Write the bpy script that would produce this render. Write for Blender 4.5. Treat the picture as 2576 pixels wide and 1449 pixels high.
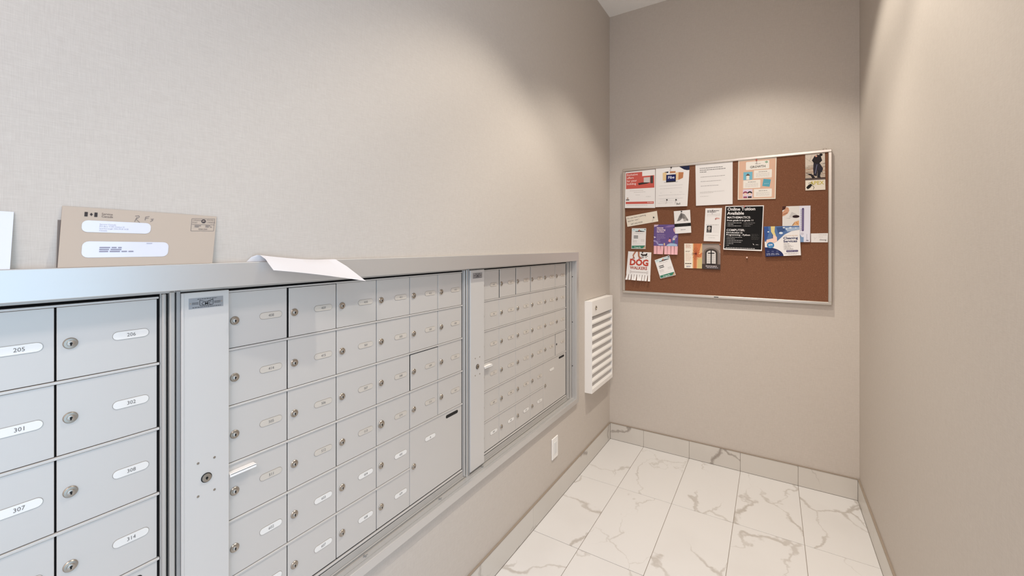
import bpy, math, random
from mathutils import Vector
random.seed(7)
S = bpy.context.scene
C = S.collection
for o in list(bpy.data.objects): bpy.data.objects.remove(o)
PI = math.pi

# ------------------------------------------------------------------ camera, world, lights, exposure
# left wall x=0, back wall y=D, right wall x=W, floor z=0 (metres)
D, W, ZC = 3.0318, 1.4372, 3.156
WG = 0.008                                   # walls stand this far behind the baseboard faces
cam = bpy.data.cameras.new('camera'); co = bpy.data.objects.new('camera', cam); C.objects.link(co)
co.location = (1.0244, 0, 1.4381); co.rotation_euler = (PI/2, 0, 0.5581)
cam.sensor_fit = 'HORIZONTAL'; cam.sensor_width = 36; cam.lens = 36*1047.67/2576
cam.shift_y = -(724.5-619.44)/2576; cam.shift_x = 0.5/2576; cam.clip_start = 0.01
S.camera = co
S.view_settings.view_transform = 'Standard'; S.view_settings.look = 'None'
S.view_settings.gamma = 1; S.view_settings.use_curve_mapping = False
S.view_settings.exposure = 0.0

wd = bpy.data.worlds.new('world'); S.world = wd; wd.use_nodes = True
bgn = wd.node_tree.nodes['Background']; bgn.inputs[0].default_value = (0.75, 0.86, 1.0, 1); bgn.inputs[1].default_value = 0.08

def spot(name, loc, power, ang, blend, col, radius):
    l = bpy.data.lights.new(name, 'SPOT'); l.energy = power; l.spot_size = ang; l.spot_blend = blend
    l.color = col; l.shadow_soft_size = radius
    o = bpy.data.objects.new(name, l); o.location = loc; C.objects.link(o); return o
def area(name, loc, rot, sx, sy, power, col):
    l = bpy.data.lights.new(name, 'AREA'); l.shape = 'RECTANGLE'; l.size = sx; l.size_y = sy; l.energy = power; l.color = col
    o = bpy.data.objects.new(name, l); o.location = loc; o.rotation_euler = rot; C.objects.link(o); return o
WARM = (1.0, 0.942, 0.83)
LAMPS = [(0.88, 2.25), (0.86, 1.40)]
# each downlight throws a wide even cone (its scallops on the walls); the far one has a strong middle beam too
spot('downlight_spill', (0.88, 2.25, ZC-0.03), 48.8, math.radians(100), 0.38, WARM, 0.03)
spot('downlight_beam', (0.88, 2.25, ZC-0.03), 89, math.radians(70), 1.0, WARM, 0.03)
spot('downlight_beam', (0.86, 1.40, ZC-0.03), 24, math.radians(70), 1.0, WARM, 0.03)
spot('downlight_spill', (0.86, 1.40, ZC-0.03), 58, math.radians(97), 0.36, WARM, 0.03)
# daylight through the glass wall to the right of the camera; two unseen fill lights added behind it
area('window_daylight', (1.62, -0.40, 1.30), (0, PI/2, 0), 2.4, 2.22, 34, (0.57, 0.785, 1.0))
area('ceiling_fill', (1.25, -1.05, ZC-0.02), (0, 0, 0), 0.3, 0.9, 38, (1.0, 0.87, 0.83))  # added overhead fill that lifts the ambient level
area('rear_fill', (0.72, -1.70, 1.35), (PI/2, 0, 0), 1.3, 2.4, 8, (1.0, 0.87, 0.83))  # added fill from the rear, evens out the back wall

# ------------------------------------------------------------------ helpers
def s2l(c):
    def f(v):
        v /= 255.0
        return v/12.92 if v <= 0.04045 else ((v+0.055)/1.055)**2.4
    return (f(c[0]), f(c[1]), f(c[2]), 1)
MATS = {}
def mat(name, rgb, rough=0.5, metal=0.0, spec=0.5, coat=0.0, emit=None):
    if name in MATS: return MATS[name]
    m = bpy.data.materials.new(name); m.use_nodes = True
    b = m.node_tree.nodes['Principled BSDF']
    b.inputs['Base Color'].default_value = s2l(rgb); b.inputs['Roughness'].default_value = rough
    b.inputs['Metallic'].default_value = metal; b.inputs['Specular IOR Level'].default_value = spec
    b.inputs['Coat Weight'].default_value = coat
    if coat: b.inputs['Coat Roughness'].default_value = 0.06
    if emit:
        b.inputs['Emission Color'].default_value = (*emit[:3], 1); b.inputs['Emission Strength'].default_value = emit[3]
    MATS[name] = m; return m
def nodes(m): return m.node_tree.nodes, m.node_tree.links, m.node_tree.nodes['Principled BSDF']
def ink(rgb):
    return mat('ink_%d_%d_%d' % rgb, rgb, 0.65, spec=0.22)

class B:
    """collects geometry in world (or local) metres, then becomes ONE mesh object"""
    def __init__(s): s.v = []; s.f = []; s.m = []
    def add(s, vs, fs, m=0):
        n = len(s.v); s.v += [tuple(v) for v in vs]
        for f in fs: s.f.append([n+i for i in f]); s.m.append(m)
        return s
    def box(s, x0, x1, y0, y1, z0, z1, m=0, c=0.0):
        if c <= 0:
            vs = [(x, y, z) for x in (x0, x1) for y in (y0, y1) for z in (z0, z1)]
            return s.add(vs, [(0,1,3,2),(4,6,7,5),(0,4,5,1),(2,3,7,6),(0,2,6,4),(1,5,7,3)], m)
        vs = []; idx = {}
        X = (x0, x1); Y = (y0, y1); Z = (z0, z1)
        for i in (0, 1):
            for j in (0, 1):
                for k in (0, 1):
                    sx, sy, sz = (1, -1)[i]*c, (1, -1)[j]*c, (1, -1)[k]*c
                    for ax in range(3):
                        idx[i, j, k, ax] = len(vs)
                        vs.append((X[i]+(0 if ax == 0 else sx), Y[j]+(0 if ax == 1 else sy), Z[k]+(0 if ax == 2 else sz)))
        fs = []
        for i in (0, 1):
            q = [idx[i,0,0,0], idx[i,1,0,0], idx[i,1,1,0], idx[i,0,1,0]]; fs.append(q if i else q[::-1])
            q = [idx[0,i,0,1], idx[1,i,0,1], idx[1,i,1,1], idx[0,i,1,1]]; fs.append(q[::-1] if i else q)
            q = [idx[0,0,i,2], idx[1,0,i,2], idx[1,1,i,2], idx[0,1,i,2]]; fs.append(q if i else q[::-1])
        for a in (0, 1):
            for b_ in (0, 1):
                fs.append([idx[a,b_,0,0], idx[a,b_,0,1], idx[a,b_,1,1], idx[a,b_,1,0]])
                fs.append([idx[a,0,b_,0], idx[a,0,b_,2], idx[a,1,b_,2], idx[a,1,b_,0]])
                fs.append([idx[0,a,b_,1], idx[0,a,b_,2], idx[1,a,b_,2], idx[1,a,b_,1]])
        for i in (0, 1):
            for j in (0, 1):
                for k in (0, 1): fs.append([idx[i,j,k,0], idx[i,j,k,1], idx[i,j,k,2]])
        return s.add(vs, fs, m)
    def turn(s, prof, c, axis, n=24, m=0, cap0=False, cap1=True):
        """lathe: prof = [(radius, offset along axis)]"""
        vs = []
        for r, h in prof:
            for i in range(n):
                a = 2*PI*i/n; p, q = r*math.cos(a), r*math.sin(a)
                vs.append({'x': (c[0]+h, c[1]+p, c[2]+q), 'y': (c[0]+p, c[1]+h, c[2]+q), 'z': (c[0]+p, c[1]+q, c[2]+h)}[axis])
        fs = []
        for k in range(len(prof)-1):
            for i in range(n): fs.append((k*n+i, k*n+(i+1) % n, (k+1)*n+(i+1) % n, (k+1)*n+i))
        if cap0: fs.append(list(range(n))[::-1])
        if cap1: fs.append([(len(prof)-1)*n+i for i in range(n)])
        return s.add(vs, fs, m)
    def obj(s, name, mats, parent=None, loc=None, smooth=False):
        me = bpy.data.meshes.new(name); me.from_pydata(s.v, [], s.f)
        for mm in (mats if isinstance(mats, (list, tuple)) else [mats]): me.materials.append(mm)
        for i, p in enumerate(me.polygons):
            p.material_index = s.m[i]; p.use_smooth = smooth
        import bmesh
        bm = bmesh.new(); bm.from_mesh(me); bmesh.ops.recalc_face_normals(bm, faces=bm.faces); bm.to_mesh(me); bm.free()
        if smooth:
            try: me.set_sharp_from_angle(angle=math.radians(35))
            except Exception: pass
        return link(name, me, parent, loc)
def link(name, me, parent=None, loc=None):
    o = bpy.data.objects.new(name, me); C.objects.link(o)
    if loc: o.location = loc
    if parent: o.parent = parent
    return o
def empty(name, loc, label, cat, group=None):
    o = bpy.data.objects.new(name, None); C.objects.link(o); o.location = loc; o.empty_display_size = 0.05
    return tag(o, label, cat, group)
def tag(o, label, cat, group=None):
    o['label'] = label; o['category'] = cat
    if group: o['group'] = group
    return o
def struct(o): o['kind'] = 'structure'; return o

TXT = {}
def text_geo(t, bold=0.0):
    """text outline filled with triangles, height 1 = font size; starts at x=0, baseline y=0"""
    k = (t, bold)
    if k in TXT: return TXT[k]
    cu = bpy.data.curves.new('t', 'FONT'); cu.body = t; cu.size = 1; cu.resolution_u = 2; cu.offset = bold; cu.fill_mode = 'FRONT'
    o = bpy.data.objects.new('t', cu); C.objects.link(o)
    dg = bpy.context.evaluated_depsgraph_get(); dg.update()
    me = bpy.data.meshes.new_from_object(o.evaluated_get(dg))
    vs = [(v.co.x, v.co.y) for v in me.vertices]; fs = [list(p.vertices) for p in me.polygons]
    bpy.data.objects.remove(o); bpy.data.curves.remove(cu); bpy.data.meshes.remove(me)
    w = max([v[0] for v in vs], default=0)
    TXT[k] = (vs, fs, w); return TXT[k]

# ------------------------------------------------------------------ procedural materials
def wall_mat():
    m = mat('linen_wallpaper', (200, 192, 183), 0.62, spec=0.35); n, l, b = nodes(m)
    tc = n.new('ShaderNodeTexCoord'); outs = []
    for sc in ((1100, 1100, 40), (60, 60, 1000)):          # vertical and horizontal threads
        mp = n.new('ShaderNodeMapping'); mp.inputs['Scale'].default_value = sc; l.new(tc.outputs['Object'], mp.inputs[0])
        nz = n.new('ShaderNodeTexNoise'); nz.inputs['Scale'].default_value = 1; nz.inputs['Detail'].default_value = 3; l.new(mp.outputs[0], nz.inputs['Vector']); outs.append(nz)
    ad = n.new('ShaderNodeMath'); ad.operation = 'ADD'; l.new(outs[0].outputs[0], ad.inputs[0]); l.new(outs[1].outputs[0], ad.inputs[1])
    rp = n.new('ShaderNodeValToRGB'); e = rp.color_ramp.elements
    e[0].position = 0.35; e[0].color = s2l((195, 185, 175.5)); e[1].position = 0.68; e[1].color = s2l((208, 199, 189.5))
    hf = n.new('ShaderNodeMath'); hf.operation = 'MULTIPLY'; hf.inputs[1].default_value = 0.5; l.new(ad.outputs[0], hf.inputs[0]); l.new(hf.outputs[0], rp.inputs[0])
    # sparse glitter flecks woven into the paper, sparkle painted as pale spots
    vo = n.new('ShaderNodeTexVoronoi'); vo.inputs['Scale'].default_value = 55; l.new(tc.outputs['Object'], vo.inputs['Vector'])
    lt = n.new('ShaderNodeMath'); lt.operation = 'LESS_THAN'; lt.inputs[1].default_value = 0.045; l.new(vo.outputs['Distance'], lt.inputs[0])
    sp = n.new('ShaderNodeSeparateColor'); l.new(vo.outputs['Color'], sp.inputs[0])
    gt = n.new('ShaderNodeMath'); gt.operation = 'GREATER_THAN'; gt.inputs[1].default_value = 0.8; l.new(sp.outputs[0], gt.inputs[0])
    mu = n.new('ShaderNodeMath'); mu.operation = 'MULTIPLY'; l.new(lt.outputs[0], mu.inputs[0]); l.new(gt.outputs[0], mu.inputs[1])
    mx = n.new('ShaderNodeMix'); mx.data_type = 'RGBA'; l.new(mu.outputs[0], mx.inputs[0]); l.new(rp.outputs[0], mx.inputs[6]); mx.inputs[7].default_value = s2l((250, 248, 244))
    l.new(mx.outputs[2], b.inputs['Base Color'])
    bp = n.new('ShaderNodeBump'); bp.inputs['Strength'].default_value = 0.12; bp.inputs['Distance'].default_value = 0.001
    l.new(hf.outputs[0], bp.inputs['Height']); l.new(bp.outputs[0], b.inputs['Normal'])
    return m
def marble_mat(name, base, vein, rough):
    m = mat(name, base, rough, spec=0.5); n, l, b = nodes(m)
    tc = n.new('ShaderNodeTexCoord'); oi = n.new('ShaderNodeObjectInfo')
    cx = n.new('ShaderNodeCombineXYZ')
    for i, k in enumerate((37.0, 91.0, 53.0)):
        mm = n.new('ShaderNodeMath'); mm.operation = 'MULTIPLY'; mm.inputs[1].default_value = k; l.new(oi.outputs['Random'], mm.inputs[0]); l.new(mm.outputs[0], cx.inputs[i])
    av = n.new('ShaderNodeVectorMath'); av.operation = 'ADD'; l.new(tc.outputs['Object'], av.inputs[0]); l.new(cx.outputs[0], av.inputs[1])
    nz = n.new('ShaderNodeTexNoise'); nz.inputs['Scale'].default_value = 3.2; nz.inputs['Detail'].default_value = 5; nz.inputs['Roughness'].default_value = 0.55; l.new(av.outputs[0], nz.inputs['Vector'])
    sc = n.new('ShaderNodeVectorMath'); sc.operation = 'SCALE'; sc.inputs['Scale'].default_value = 0.33
    sb = n.new('ShaderNodeVectorMath'); sb.operation = 'SUBTRACT'; sb.inputs[1].default_value = (0.5, 0.5, 0.5); l.new(nz.outputs['Color'], sb.inputs[0]); l.new(sb.outputs[0], sc.inputs[0])
    a2 = n.new('ShaderNodeVectorMath'); a2.operation = 'ADD'; l.new(av.outputs[0], a2.inputs[0]); l.new(sc.outputs[0], a2.inputs[1])
    mp = n.new('ShaderNodeMapping'); mp.inputs['Rotation'].default_value = (0, 0, 0.6); mp.inputs['Scale'].default_value = (1.0, 0.55, 1.0); l.new(a2.outputs[0], mp.inputs[0])
    vo = n.new('ShaderNodeTexVoronoi'); vo.feature = 'DISTANCE_TO_EDGE'; vo.inputs['Scale'].default_value = 2.6; l.new(mp.outputs[0], vo.inputs['Vector'])
    # vein width breathes with a second noise
    n2 = n.new('ShaderNodeTexNoise'); n2.inputs['Scale'].default_value = 2.3; n2.inputs['Detail'].default_value = 2; l.new(av.outputs[0], n2.inputs['Vector'])
    mr = n.new('ShaderNodeMapRange'); mr.inputs['From Min'].default_value = 0.42; mr.inputs['From Max'].default_value = 0.72; mr.inputs['To Min'].default_value = 0.0; mr.inputs['To Max'].default_value = 0.05; l.new(n2.outputs[0], mr.inputs[0])
    dv = n.new('ShaderNodeMath'); dv.operation = 'DIVIDE'; l.new(vo.outputs['Distance'], dv.inputs[0])
    mxw = n.new('ShaderNodeMath'); mxw.operation = 'MAXIMUM'; mxw.inputs[1].default_value = 0.0035; l.new(mr.outputs[0], mxw.inputs[0]); l.new(mxw.outputs[0], dv.inputs[1])
    iv = n.new('ShaderNodeMapRange'); iv.interpolation_type = 'SMOOTHSTEP'; iv.inputs['From Min'].default_value = 0.1; iv.inputs['From Max'].default_value = 1.0; iv.inputs['To Min'].default_value = 1; iv.inputs['To Max'].default_value = 0; l.new(dv.outputs[0], iv.inputs[0])
    st = n.new('ShaderNodeMapRange'); st.inputs['From Min'].default_value = 0.40; st.inputs['From Max'].default_value = 0.65; st.inputs['To Min'].default_value = 0.05; st.inputs['To Max'].default_value = 0.75; l.new(n2.outputs[0], st.inputs[0])
    mu = n.new('ShaderNodeMath'); mu.operation = 'MULTIPLY'; l.new(iv.outputs[0], mu.inputs[0]); l.new(st.outputs[0], mu.inputs[1])
    # soft clouds
    n3 = n.new('ShaderNodeTexNoise'); n3.inputs['Scale'].default_value = 1.7; n3.inputs['Detail'].default_value = 4; l.new(av.outputs[0], n3.inputs['Vector'])
    cl = n.new('ShaderNodeMapRange'); cl.inputs['From Min'].default_value = 0.55; cl.inputs['From Max'].default_value = 0.85; cl.inputs['To Max'].default_value = 0.16; l.new(n3.outputs[0], cl.inputs[0])
    sm = n.new('ShaderNodeMath'); sm.operation = 'MAXIMUM'; l.new(mu.outputs[0], sm.inputs[0]); l.new(cl.outputs[0], sm.inputs[1])
    mx = n.new('ShaderNodeMix'); mx.data_type = 'RGBA'; l.new(sm.outputs[0], mx.inputs[0]); mx.inputs[6].default_value = s2l(base); mx.inputs[7].default_value = s2l(vein)
    l.new(mx.outputs[2], b.inputs['Base Color'])
    return m
def cork_mat():
    m = mat('cork', (140, 88, 62), 0.85, spec=0.2); n, l, b = nodes(m)
    tc = n.new('ShaderNodeTexCoord')
    nz = n.new('ShaderNodeTexNoise'); nz.inputs['Scale'].default_value = 260; nz.inputs['Detail'].default_value = 4; l.new(tc.outputs['Object'], nz.inputs['Vector'])
    rp = n.new('ShaderNodeValToRGB'); e = rp.color_ramp.elements
    e[0].position = 0.3; e[0].color = s2l((110, 71, 51)); e[1].position = 0.72; e[1].color = s2l((137, 93, 69)); l.new(nz.outputs[0], rp.inputs[0])
    vo = n.new('ShaderNodeTexVoronoi'); vo.inputs['Scale'].default_value = 70; l.new(tc.outputs['Object'], vo.inputs['Vector'])
    lt = n.new('ShaderNodeMath'); lt.operation = 'LESS_THAN'; lt.inputs[1].default_value = 0.12; l.new(vo.outputs['Distance'], lt.inputs[0])
    ml = n.new('ShaderNodeMath'); ml.operation = 'MULTIPLY'; ml.inputs[1].default_value = 0.35; l.new(lt.outputs[0], ml.inputs[0])
    mx = n.new('ShaderNodeMix'); mx.data_type = 'RGBA'; l.new(ml.outputs[0], mx.inputs[0]); l.new(rp.outputs[0], mx.inputs[6]); mx.inputs[7].default_value = s2l((170, 130, 106))
    l.new(mx.outputs[2], b.inputs['Base Color'])
    bp = n.new('ShaderNodeBump'); bp.inputs['Strength'].default_value = 0.3; bp.inputs['Distance'].default_value = 0.001; l.new(nz.outputs[0], bp.inputs['Height']); l.new(bp.outputs[0], b.inputs['Normal'])
    return m
def brushed(name, rgb, rough, metal, scale, bump=0.03):
    m = mat(name, rgb, rough, metal); n, l, b = nodes(m)
    tc = n.new('ShaderNodeTexCoord'); mp = n.new('ShaderNodeMapping'); mp.inputs['Scale'].default_value = scale; l.new(tc.outputs['Object'], mp.inputs[0])
    nz = n.new('ShaderNodeTexNoise'); nz.inputs['Scale'].default_value = 1; nz.inputs['Detail'].default_value = 3; l.new(mp.outputs[0], nz.inputs['Vector'])
    mr = n.new('ShaderNodeMapRange'); mr.inputs['To Min'].default_value = rough-0.05; mr.inputs['To Max'].default_value = rough+0.06; l.new(nz.outputs[0], mr.inputs[0]); l.new(mr.outputs[0], b.inputs['Roughness'])
    bp = n.new('ShaderNodeBump'); bp.inputs['Strength'].default_value = bump; bp.inputs['Distance'].default_value = 0.0005; l.new(nz.outputs[0], bp.inputs['Height']); l.new(bp.outputs[0], b.inputs['Normal'])
    return m

WALL = wall_mat()
MARBLE = marble_mat('marble_tile', (219, 216, 214), (172, 163, 154), 0.22)
BMARBLE = marble_mat('marble_base', (212, 206, 198), (136, 124, 114), 0.3)
GROUT = mat('grout', (150, 138, 126), 0.8)
TRIMM = mat('tile_edge_trim', (150, 136, 122), 0.5)
CEIL = mat('ceiling_paint', (250, 248, 245), 0.8)
CORK = cork_mat()
ALU = brushed('aluminium', (186, 182, 177), 0.4, 0.3, (300, 4, 4))
ALUS = brushed('scratched_aluminium', (170, 170, 170), 0.34, 0.6, (60, 60, 6), 0.35)
SURR = brushed('surround_metal', (212, 210, 208), 0.33, 0.62, (500, 6, 500), 0.005)
DOORM = brushed('mailbox_paint', (204, 199, 194), 0.4, 0.2, (500, 6, 500))
PANELM = brushed('lock_panel_paint', (210, 206, 202), 0.42, 0.2, (500, 500, 6))
DARK = mat('dark_gap', (26, 24, 24), 0.9, spec=0.1)
BLACK = mat('black', (14, 13, 13), 0.6)
PLATE = mat('plate_plastic', (204, 195, 184), 0.16, spec=0.6, coat=0.6)
PLATE_GLARE = mat('glare_plate_plastic', (232, 228, 223), 0.16, spec=0.6, coat=0.6)  # same plastic, lighter: glossy reflection put into the colour
RIM = mat('plate_rim', (166, 158, 150), 0.4, 0.4)
LOCKM = mat('nickel', (172, 163, 152), 0.32, 0.9)
LOCKP = mat('nickel_plug', (184, 176, 167), 0.34, 0.8)
WHITE = mat('white_enamel', (242, 238, 234), 0.4)
PAPER = mat('white_paper', (236, 232, 230), 0.6)
CREAM = mat('cream_paper', (236, 226, 210), 0.6)
KRAFT = mat('kraft_paper', (190, 173, 157), 0.65)
KRAFTD = mat('dark_kraft_paper', (122, 110, 102), 0.7)
FILM = mat('window_film', (222, 222, 232), 0.2, coat=0.5)

# ------------------------------------------------------------------ the room
X0, YB, XR = -WG, D+WG, W+WG                 # wall faces
OY, YF = 0.75, -1.75                         # the right wall ends at OY, glass from there to the wall behind the camera
T, TL, TX, TY = 0.3048, 0.600, 0.2443, D-0.5855
NY0, NY1, NZ0, NZ1 = -0.640, 2.3815, 0.5005, 1.3495     # recess that takes the mailboxes
b = B()
b.box(X0-0.15, X0, YF, NY0, -0.1, ZC); b.box(X0-0.15, X0, NY1, YB+0.15, -0.1, ZC)
b.box(X0-0.15, X0, NY0, NY1, -0.1, NZ0); b.box(X0-0.15, X0, NY0, NY1, NZ1, ZC)
struct(b.obj('wall_left', WALL))
struct(B().box(X0, XR+0.15, YB, YB+0.15, -0.1, ZC).obj('wall_back', WALL))
struct(B().box(XR, XR+0.15, OY, YB, -0.1, ZC).obj('wall_right', WALL))
struct(B().box(X0-0.15, XR+0.15, YF-0.15, YF, -0.1, ZC).obj('wall_front', WALL))
struct(B().box(X0-0.15, XR+0.15, YF-0.15, YB+0.15, ZC, ZC+0.1).obj('ceiling', CEIL))
# glass wall: posts and rails
wn = B()
for y in (YF+0.03, -0.50, OY-0.03): wn.box(XR+0.02, XR+0.08, y-0.03, y+0.03, 0, ZC)
for z in (0.04, 2.56): wn.box(XR+0.02, XR+0.08, YF, OY, z-0.04, z+0.04)
wn.box(XR+0.03, XR+0.07, YF, OY, 2.60, ZC)
struct(wn.obj('window_1', mat('window_frame_metal', (120, 122, 126), 0.4, 0.6)))

# floor: grout bed with single marble tiles
fl = struct(B().box(X0-0.15, XR+0.15, YF-0.15, YB+0.15, -0.1, -0.0025).obj('floor', GROUT))
xs = [0.0]+[TX+i*T for i in range(0, 12)]
ys = [D, TY]+[TY-TL*k for k in range(1, 8)]
tile_me = {}
for j in range(len(ys)-1):
    y1, y0 = ys[j], max(ys[j+1], YF+0.001)
    for i in range(len(xs)-1):
        xa, xb = xs[i], xs[i+1]
        lim = W
        if xa >= lim-0.02: continue
        xb = min(xb, lim)
        g = 0.0011; w, h = xb-xa-2*g, y1-y0-2*g
        k = (round(w, 4), round(h, 4))
        loc = ((xa+xb)/2, (y0+y1)/2, 0)
        if k not in tile_me:
            o = B().box(-w/2, w/2, -h/2, h/2, -0.0024, 0, 0, 0.0005).obj('tile', MARBLE, fl, loc); tile_me[k] = o.data
        else: link('tile', tile_me[k], fl, loc)

# baseboards of cut tile with a taupe top edge
BB = 0.1205
def baseboard(name, seams, axis):
    p = None
    for i in range(len(seams)-1):
        a, c_ = seams[i], seams[i+1]
        if axis == 'l': lo, hi = (X0, a+0.0008, 0.0005), (0.0, c_-0.0008, BB-0.003)
        if axis == 'r': lo, hi = (W, a+0.0008, 0.0005), (XR, c_-0.0008, BB-0.003)
        if axis == 'b': lo, hi = (a+0.0008, D, 0.0005), (c_-0.0008, YB, BB-0.003)
        if p is None:
            if axis == 'l': q = (X0, X0+0.004, seams[0], seams[-1])
            if axis == 'r': q = (XR-0.004, XR, seams[0], seams[-1])
            if axis == 'b': q = (seams[0], seams[-1], YB-0.004, YB)
            p = struct(B().box(*q, 0.0005, BB-0.004).obj(name, GROUT))
        cx = [(lo[n_]+hi[n_])/2 for n_ in range(3)]
        bb = B().box(lo[0]-cx[0], hi[0]-cx[0], lo[1]-cx[1], hi[1]-cx[1], lo[2]-cx[2], hi[2]-cx[2], 0, 0.0006)
        bb.obj('tile', BMARBLE, p, cx)
    if axis == 'l': e = (X0, 0.0015, seams[0], seams[-1])
    if axis == 'r': e = (W-0.0015, XR, seams[0], seams[-1])
    if axis == 'b': e = (seams[0], seams[-1], D-0.0015, YB)
    t = B().box(*e, BB-0.0028, BB+0.0012, 0, 0.0004).obj('edge_strip', TRIMM, p)
    t['label'] = 'taupe edge strip along the top of the tile base'
baseboard('baseboard_left', [-1.7, -1.19, -0.59, 0.03, 0.638, 1.238, 1.848, 2.578, D], 'l')
baseboard('baseboard_back', [0.0, TX, TX+T, TX+2*T, TX+3*T, W], 'b')
baseboard('baseboard_right', [OY, 1.4, 2.0, 2.6, D], 'r')

# recessed downlights in the ceiling (the lamps above)
LENS = mat('lamp_lens', (255, 240, 220), 0.5, emit=(1, 0.85, 0.68, 6))
for i, (x, y) in enumerate(LAMPS):
    t = empty('recessed_downlight', (x, y, ZC), ['round white recessed ceiling downlight near the cork board wall', 'round white recessed ceiling downlight over the mailboxes nearest the camera'][i], 'ceiling light', 'recessed ceiling downlights')
    bb = B().turn([(0.044, -0.002), (0.06, -0.004), (0.062, 0.0)], (0, 0, 0), 'z', 32, 0, False, False); bb.obj('trim_ring', WHITE, t, smooth=True)
    B().turn([(0.044, -0.002), (0.03, -0.0015)], (0, 0, 0), 'z', 32, 0, False, True).obj('lens', LENS, t)

# ------------------------------------------------------------------ metal surround of the mailbox bank
XF = 0.008                                   # its front stands a little proud of the wall; the doors sit back inside it
YL, YR = -0.70, 2.4125
ZI0, ZI1 = 0.5015, 1.3485
sr = empty('mailbox_surround', (0, 1.0, 0.4705), 'wide satin metal frame around the bank of mailboxes in the left wall', 'frame')
sl = Vector((0, 1.0, 0.4705))
def sbox(bb, x0, x1, y0, y1, z0, z1, m=0, c=0.0): return bb.box(x0, x1, y0-sl.y, y1-sl.y, z0-sl.z, z1-sl.z, m, c)
XB = -0.0245                                 # back edge of the returns
bb = B(); sbox(bb, X0+0.0005, XF, YL, YR, ZI1, 1.4015, 0, 0.0012); sbox(bb, XB, X0+0.0005, NY0+0.001, NY1-0.001, ZI1, NZ1-0.0002); bb.obj('top_rail', SURR, sr)
bb = B(); sbox(bb, X0+0.0005, XF, YL, YR, 0.4705, ZI0, 0, 0.0012); sbox(bb, XB, X0+0.0005, NY0+0.001, NY1-0.001, NZ0+0.0002, ZI0); o = bb.obj('bottom_rail', SURR, sr)
for y in (0.83, 1.165, 1.43):
    bb = B(); sbox(bb, -0.0235, -0.012, y, y+0.004, ZI0, ZI0+0.0024); sbox(bb, -0.0195, -0.0165, y-0.004, y+0.012, ZI0, ZI0+0.0014); bb.obj('clip', ALUS, o)
bb = B(); sbox(bb, X0+0.0005, XF, 2.3805, YR, ZI0, ZI1, 0, 0.0008); sbox(bb, XB, X0+0.0005, 2.3805, NY1-0.0002, ZI0, ZI1); o = bb.obj('end_rail', SURR, sr)
for z in (1.25, 0.97, 0.70):
    bb = B().turn([(0.003, 0.0), (0.003, -0.0012), (0.0015, -0.002)], (-0.020, 2.3805-1.0, z-0.4705), 'y', 10); bb.obj('screw', BLACK, o)
sbox(B(), X0+0.0005, XF, YL, NY0-0.002, ZI0, ZI1, 0, 0.0008).obj('end_rail', SURR, sr)

# ------------------------------------------------------------------ mailbox units
RT, RP = 1.3316, 0.13194                      # top of first row, row pitch
XD = -0.034                                  # plane of the doors, recessed in the surround
lk = B(); lk.turn([(0.0098, 0.0), (0.0098, 0.0015), (0.0086, 0.003), (0.0052, 0.0034)], (0, 0, 0), 'x', 24, 0, False, False)
lk.turn([(0.0052, 0.0034), (0.0050, 0.0052), (0.0044, 0.0056)], (0, 0, 0), 'x', 20, 1)
lk.turn([(0.0019, 0.0055), (0.0019, 0.0059)], (0, 0, 0.0004), 'x', 12, 2); lk.box(0.0055, 0.0059, -0.0011, 0.0011, -0.0038, 0.0004, 2)
_l = lk.obj('lock', [LOCKM, LOCKP, BLACK], smooth=True); LOCK_ME = _l.data; bpy.data.objects.remove(_l)
hl = B().turn([(0.0062, 0.0), (0.0062, 0.0004)], (0, 0, 0), 'x', 18).obj('hole', BLACK); HOLE_ME = hl.data; bpy.data.objects.remove(hl)
def pill(hw, r, x0, x1, m=0, n=9, bb=None):
    bb = bb or B(); pts = []
    for s_, a0 in ((1, -PI/2), (-1, PI/2)):
        for i in range(n):
            a = a0+PI*i/(n-1); pts.append((s_*(hw-r)+r*math.cos(a), r*math.sin(a)))
    N = len(pts)
    vs = [(x0, y, z) for y, z in pts]+[(x1, y, z) for y, z in pts]
    fs = [list(range(N, 2*N))]+[(i, (i+1) % N, N+(i+1) % N, N+i) for i in range(N)]
    return bb.add(vs, fs, m)
def plate_me(mt):
    bb = pill(0.0275, 0.0083, 0, 0.0005, 1); pill(0.0267, 0.0075, 0.0005, 0.0012, 0, 9, bb)
    o = bb.obj('number_plate', [mt, RIM]); me = o.data; bpy.data.objects.remove(o); return me
PLATES = [plate_me(PLATE), plate_me(PLATE_GLARE)]
SLOT = pill(0.036, 0.0062, 0, 0.0004).obj('slot', BLACK); SLOT_ME = SLOT.data; bpy.data.objects.remove(SLOT)
INK = mat('number_ink', (112, 106, 102), 0.6)
def number(txt, parent, loc, size=0.0098):
    vs, fs, w = text_geo(txt, 0.0)
    bb = B().add([(0, (v[0]-w/2)*size*0.92, (v[1]-0.34)*size) for v in vs], fs)
    return bb.obj('number', INK, parent, loc)

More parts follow.
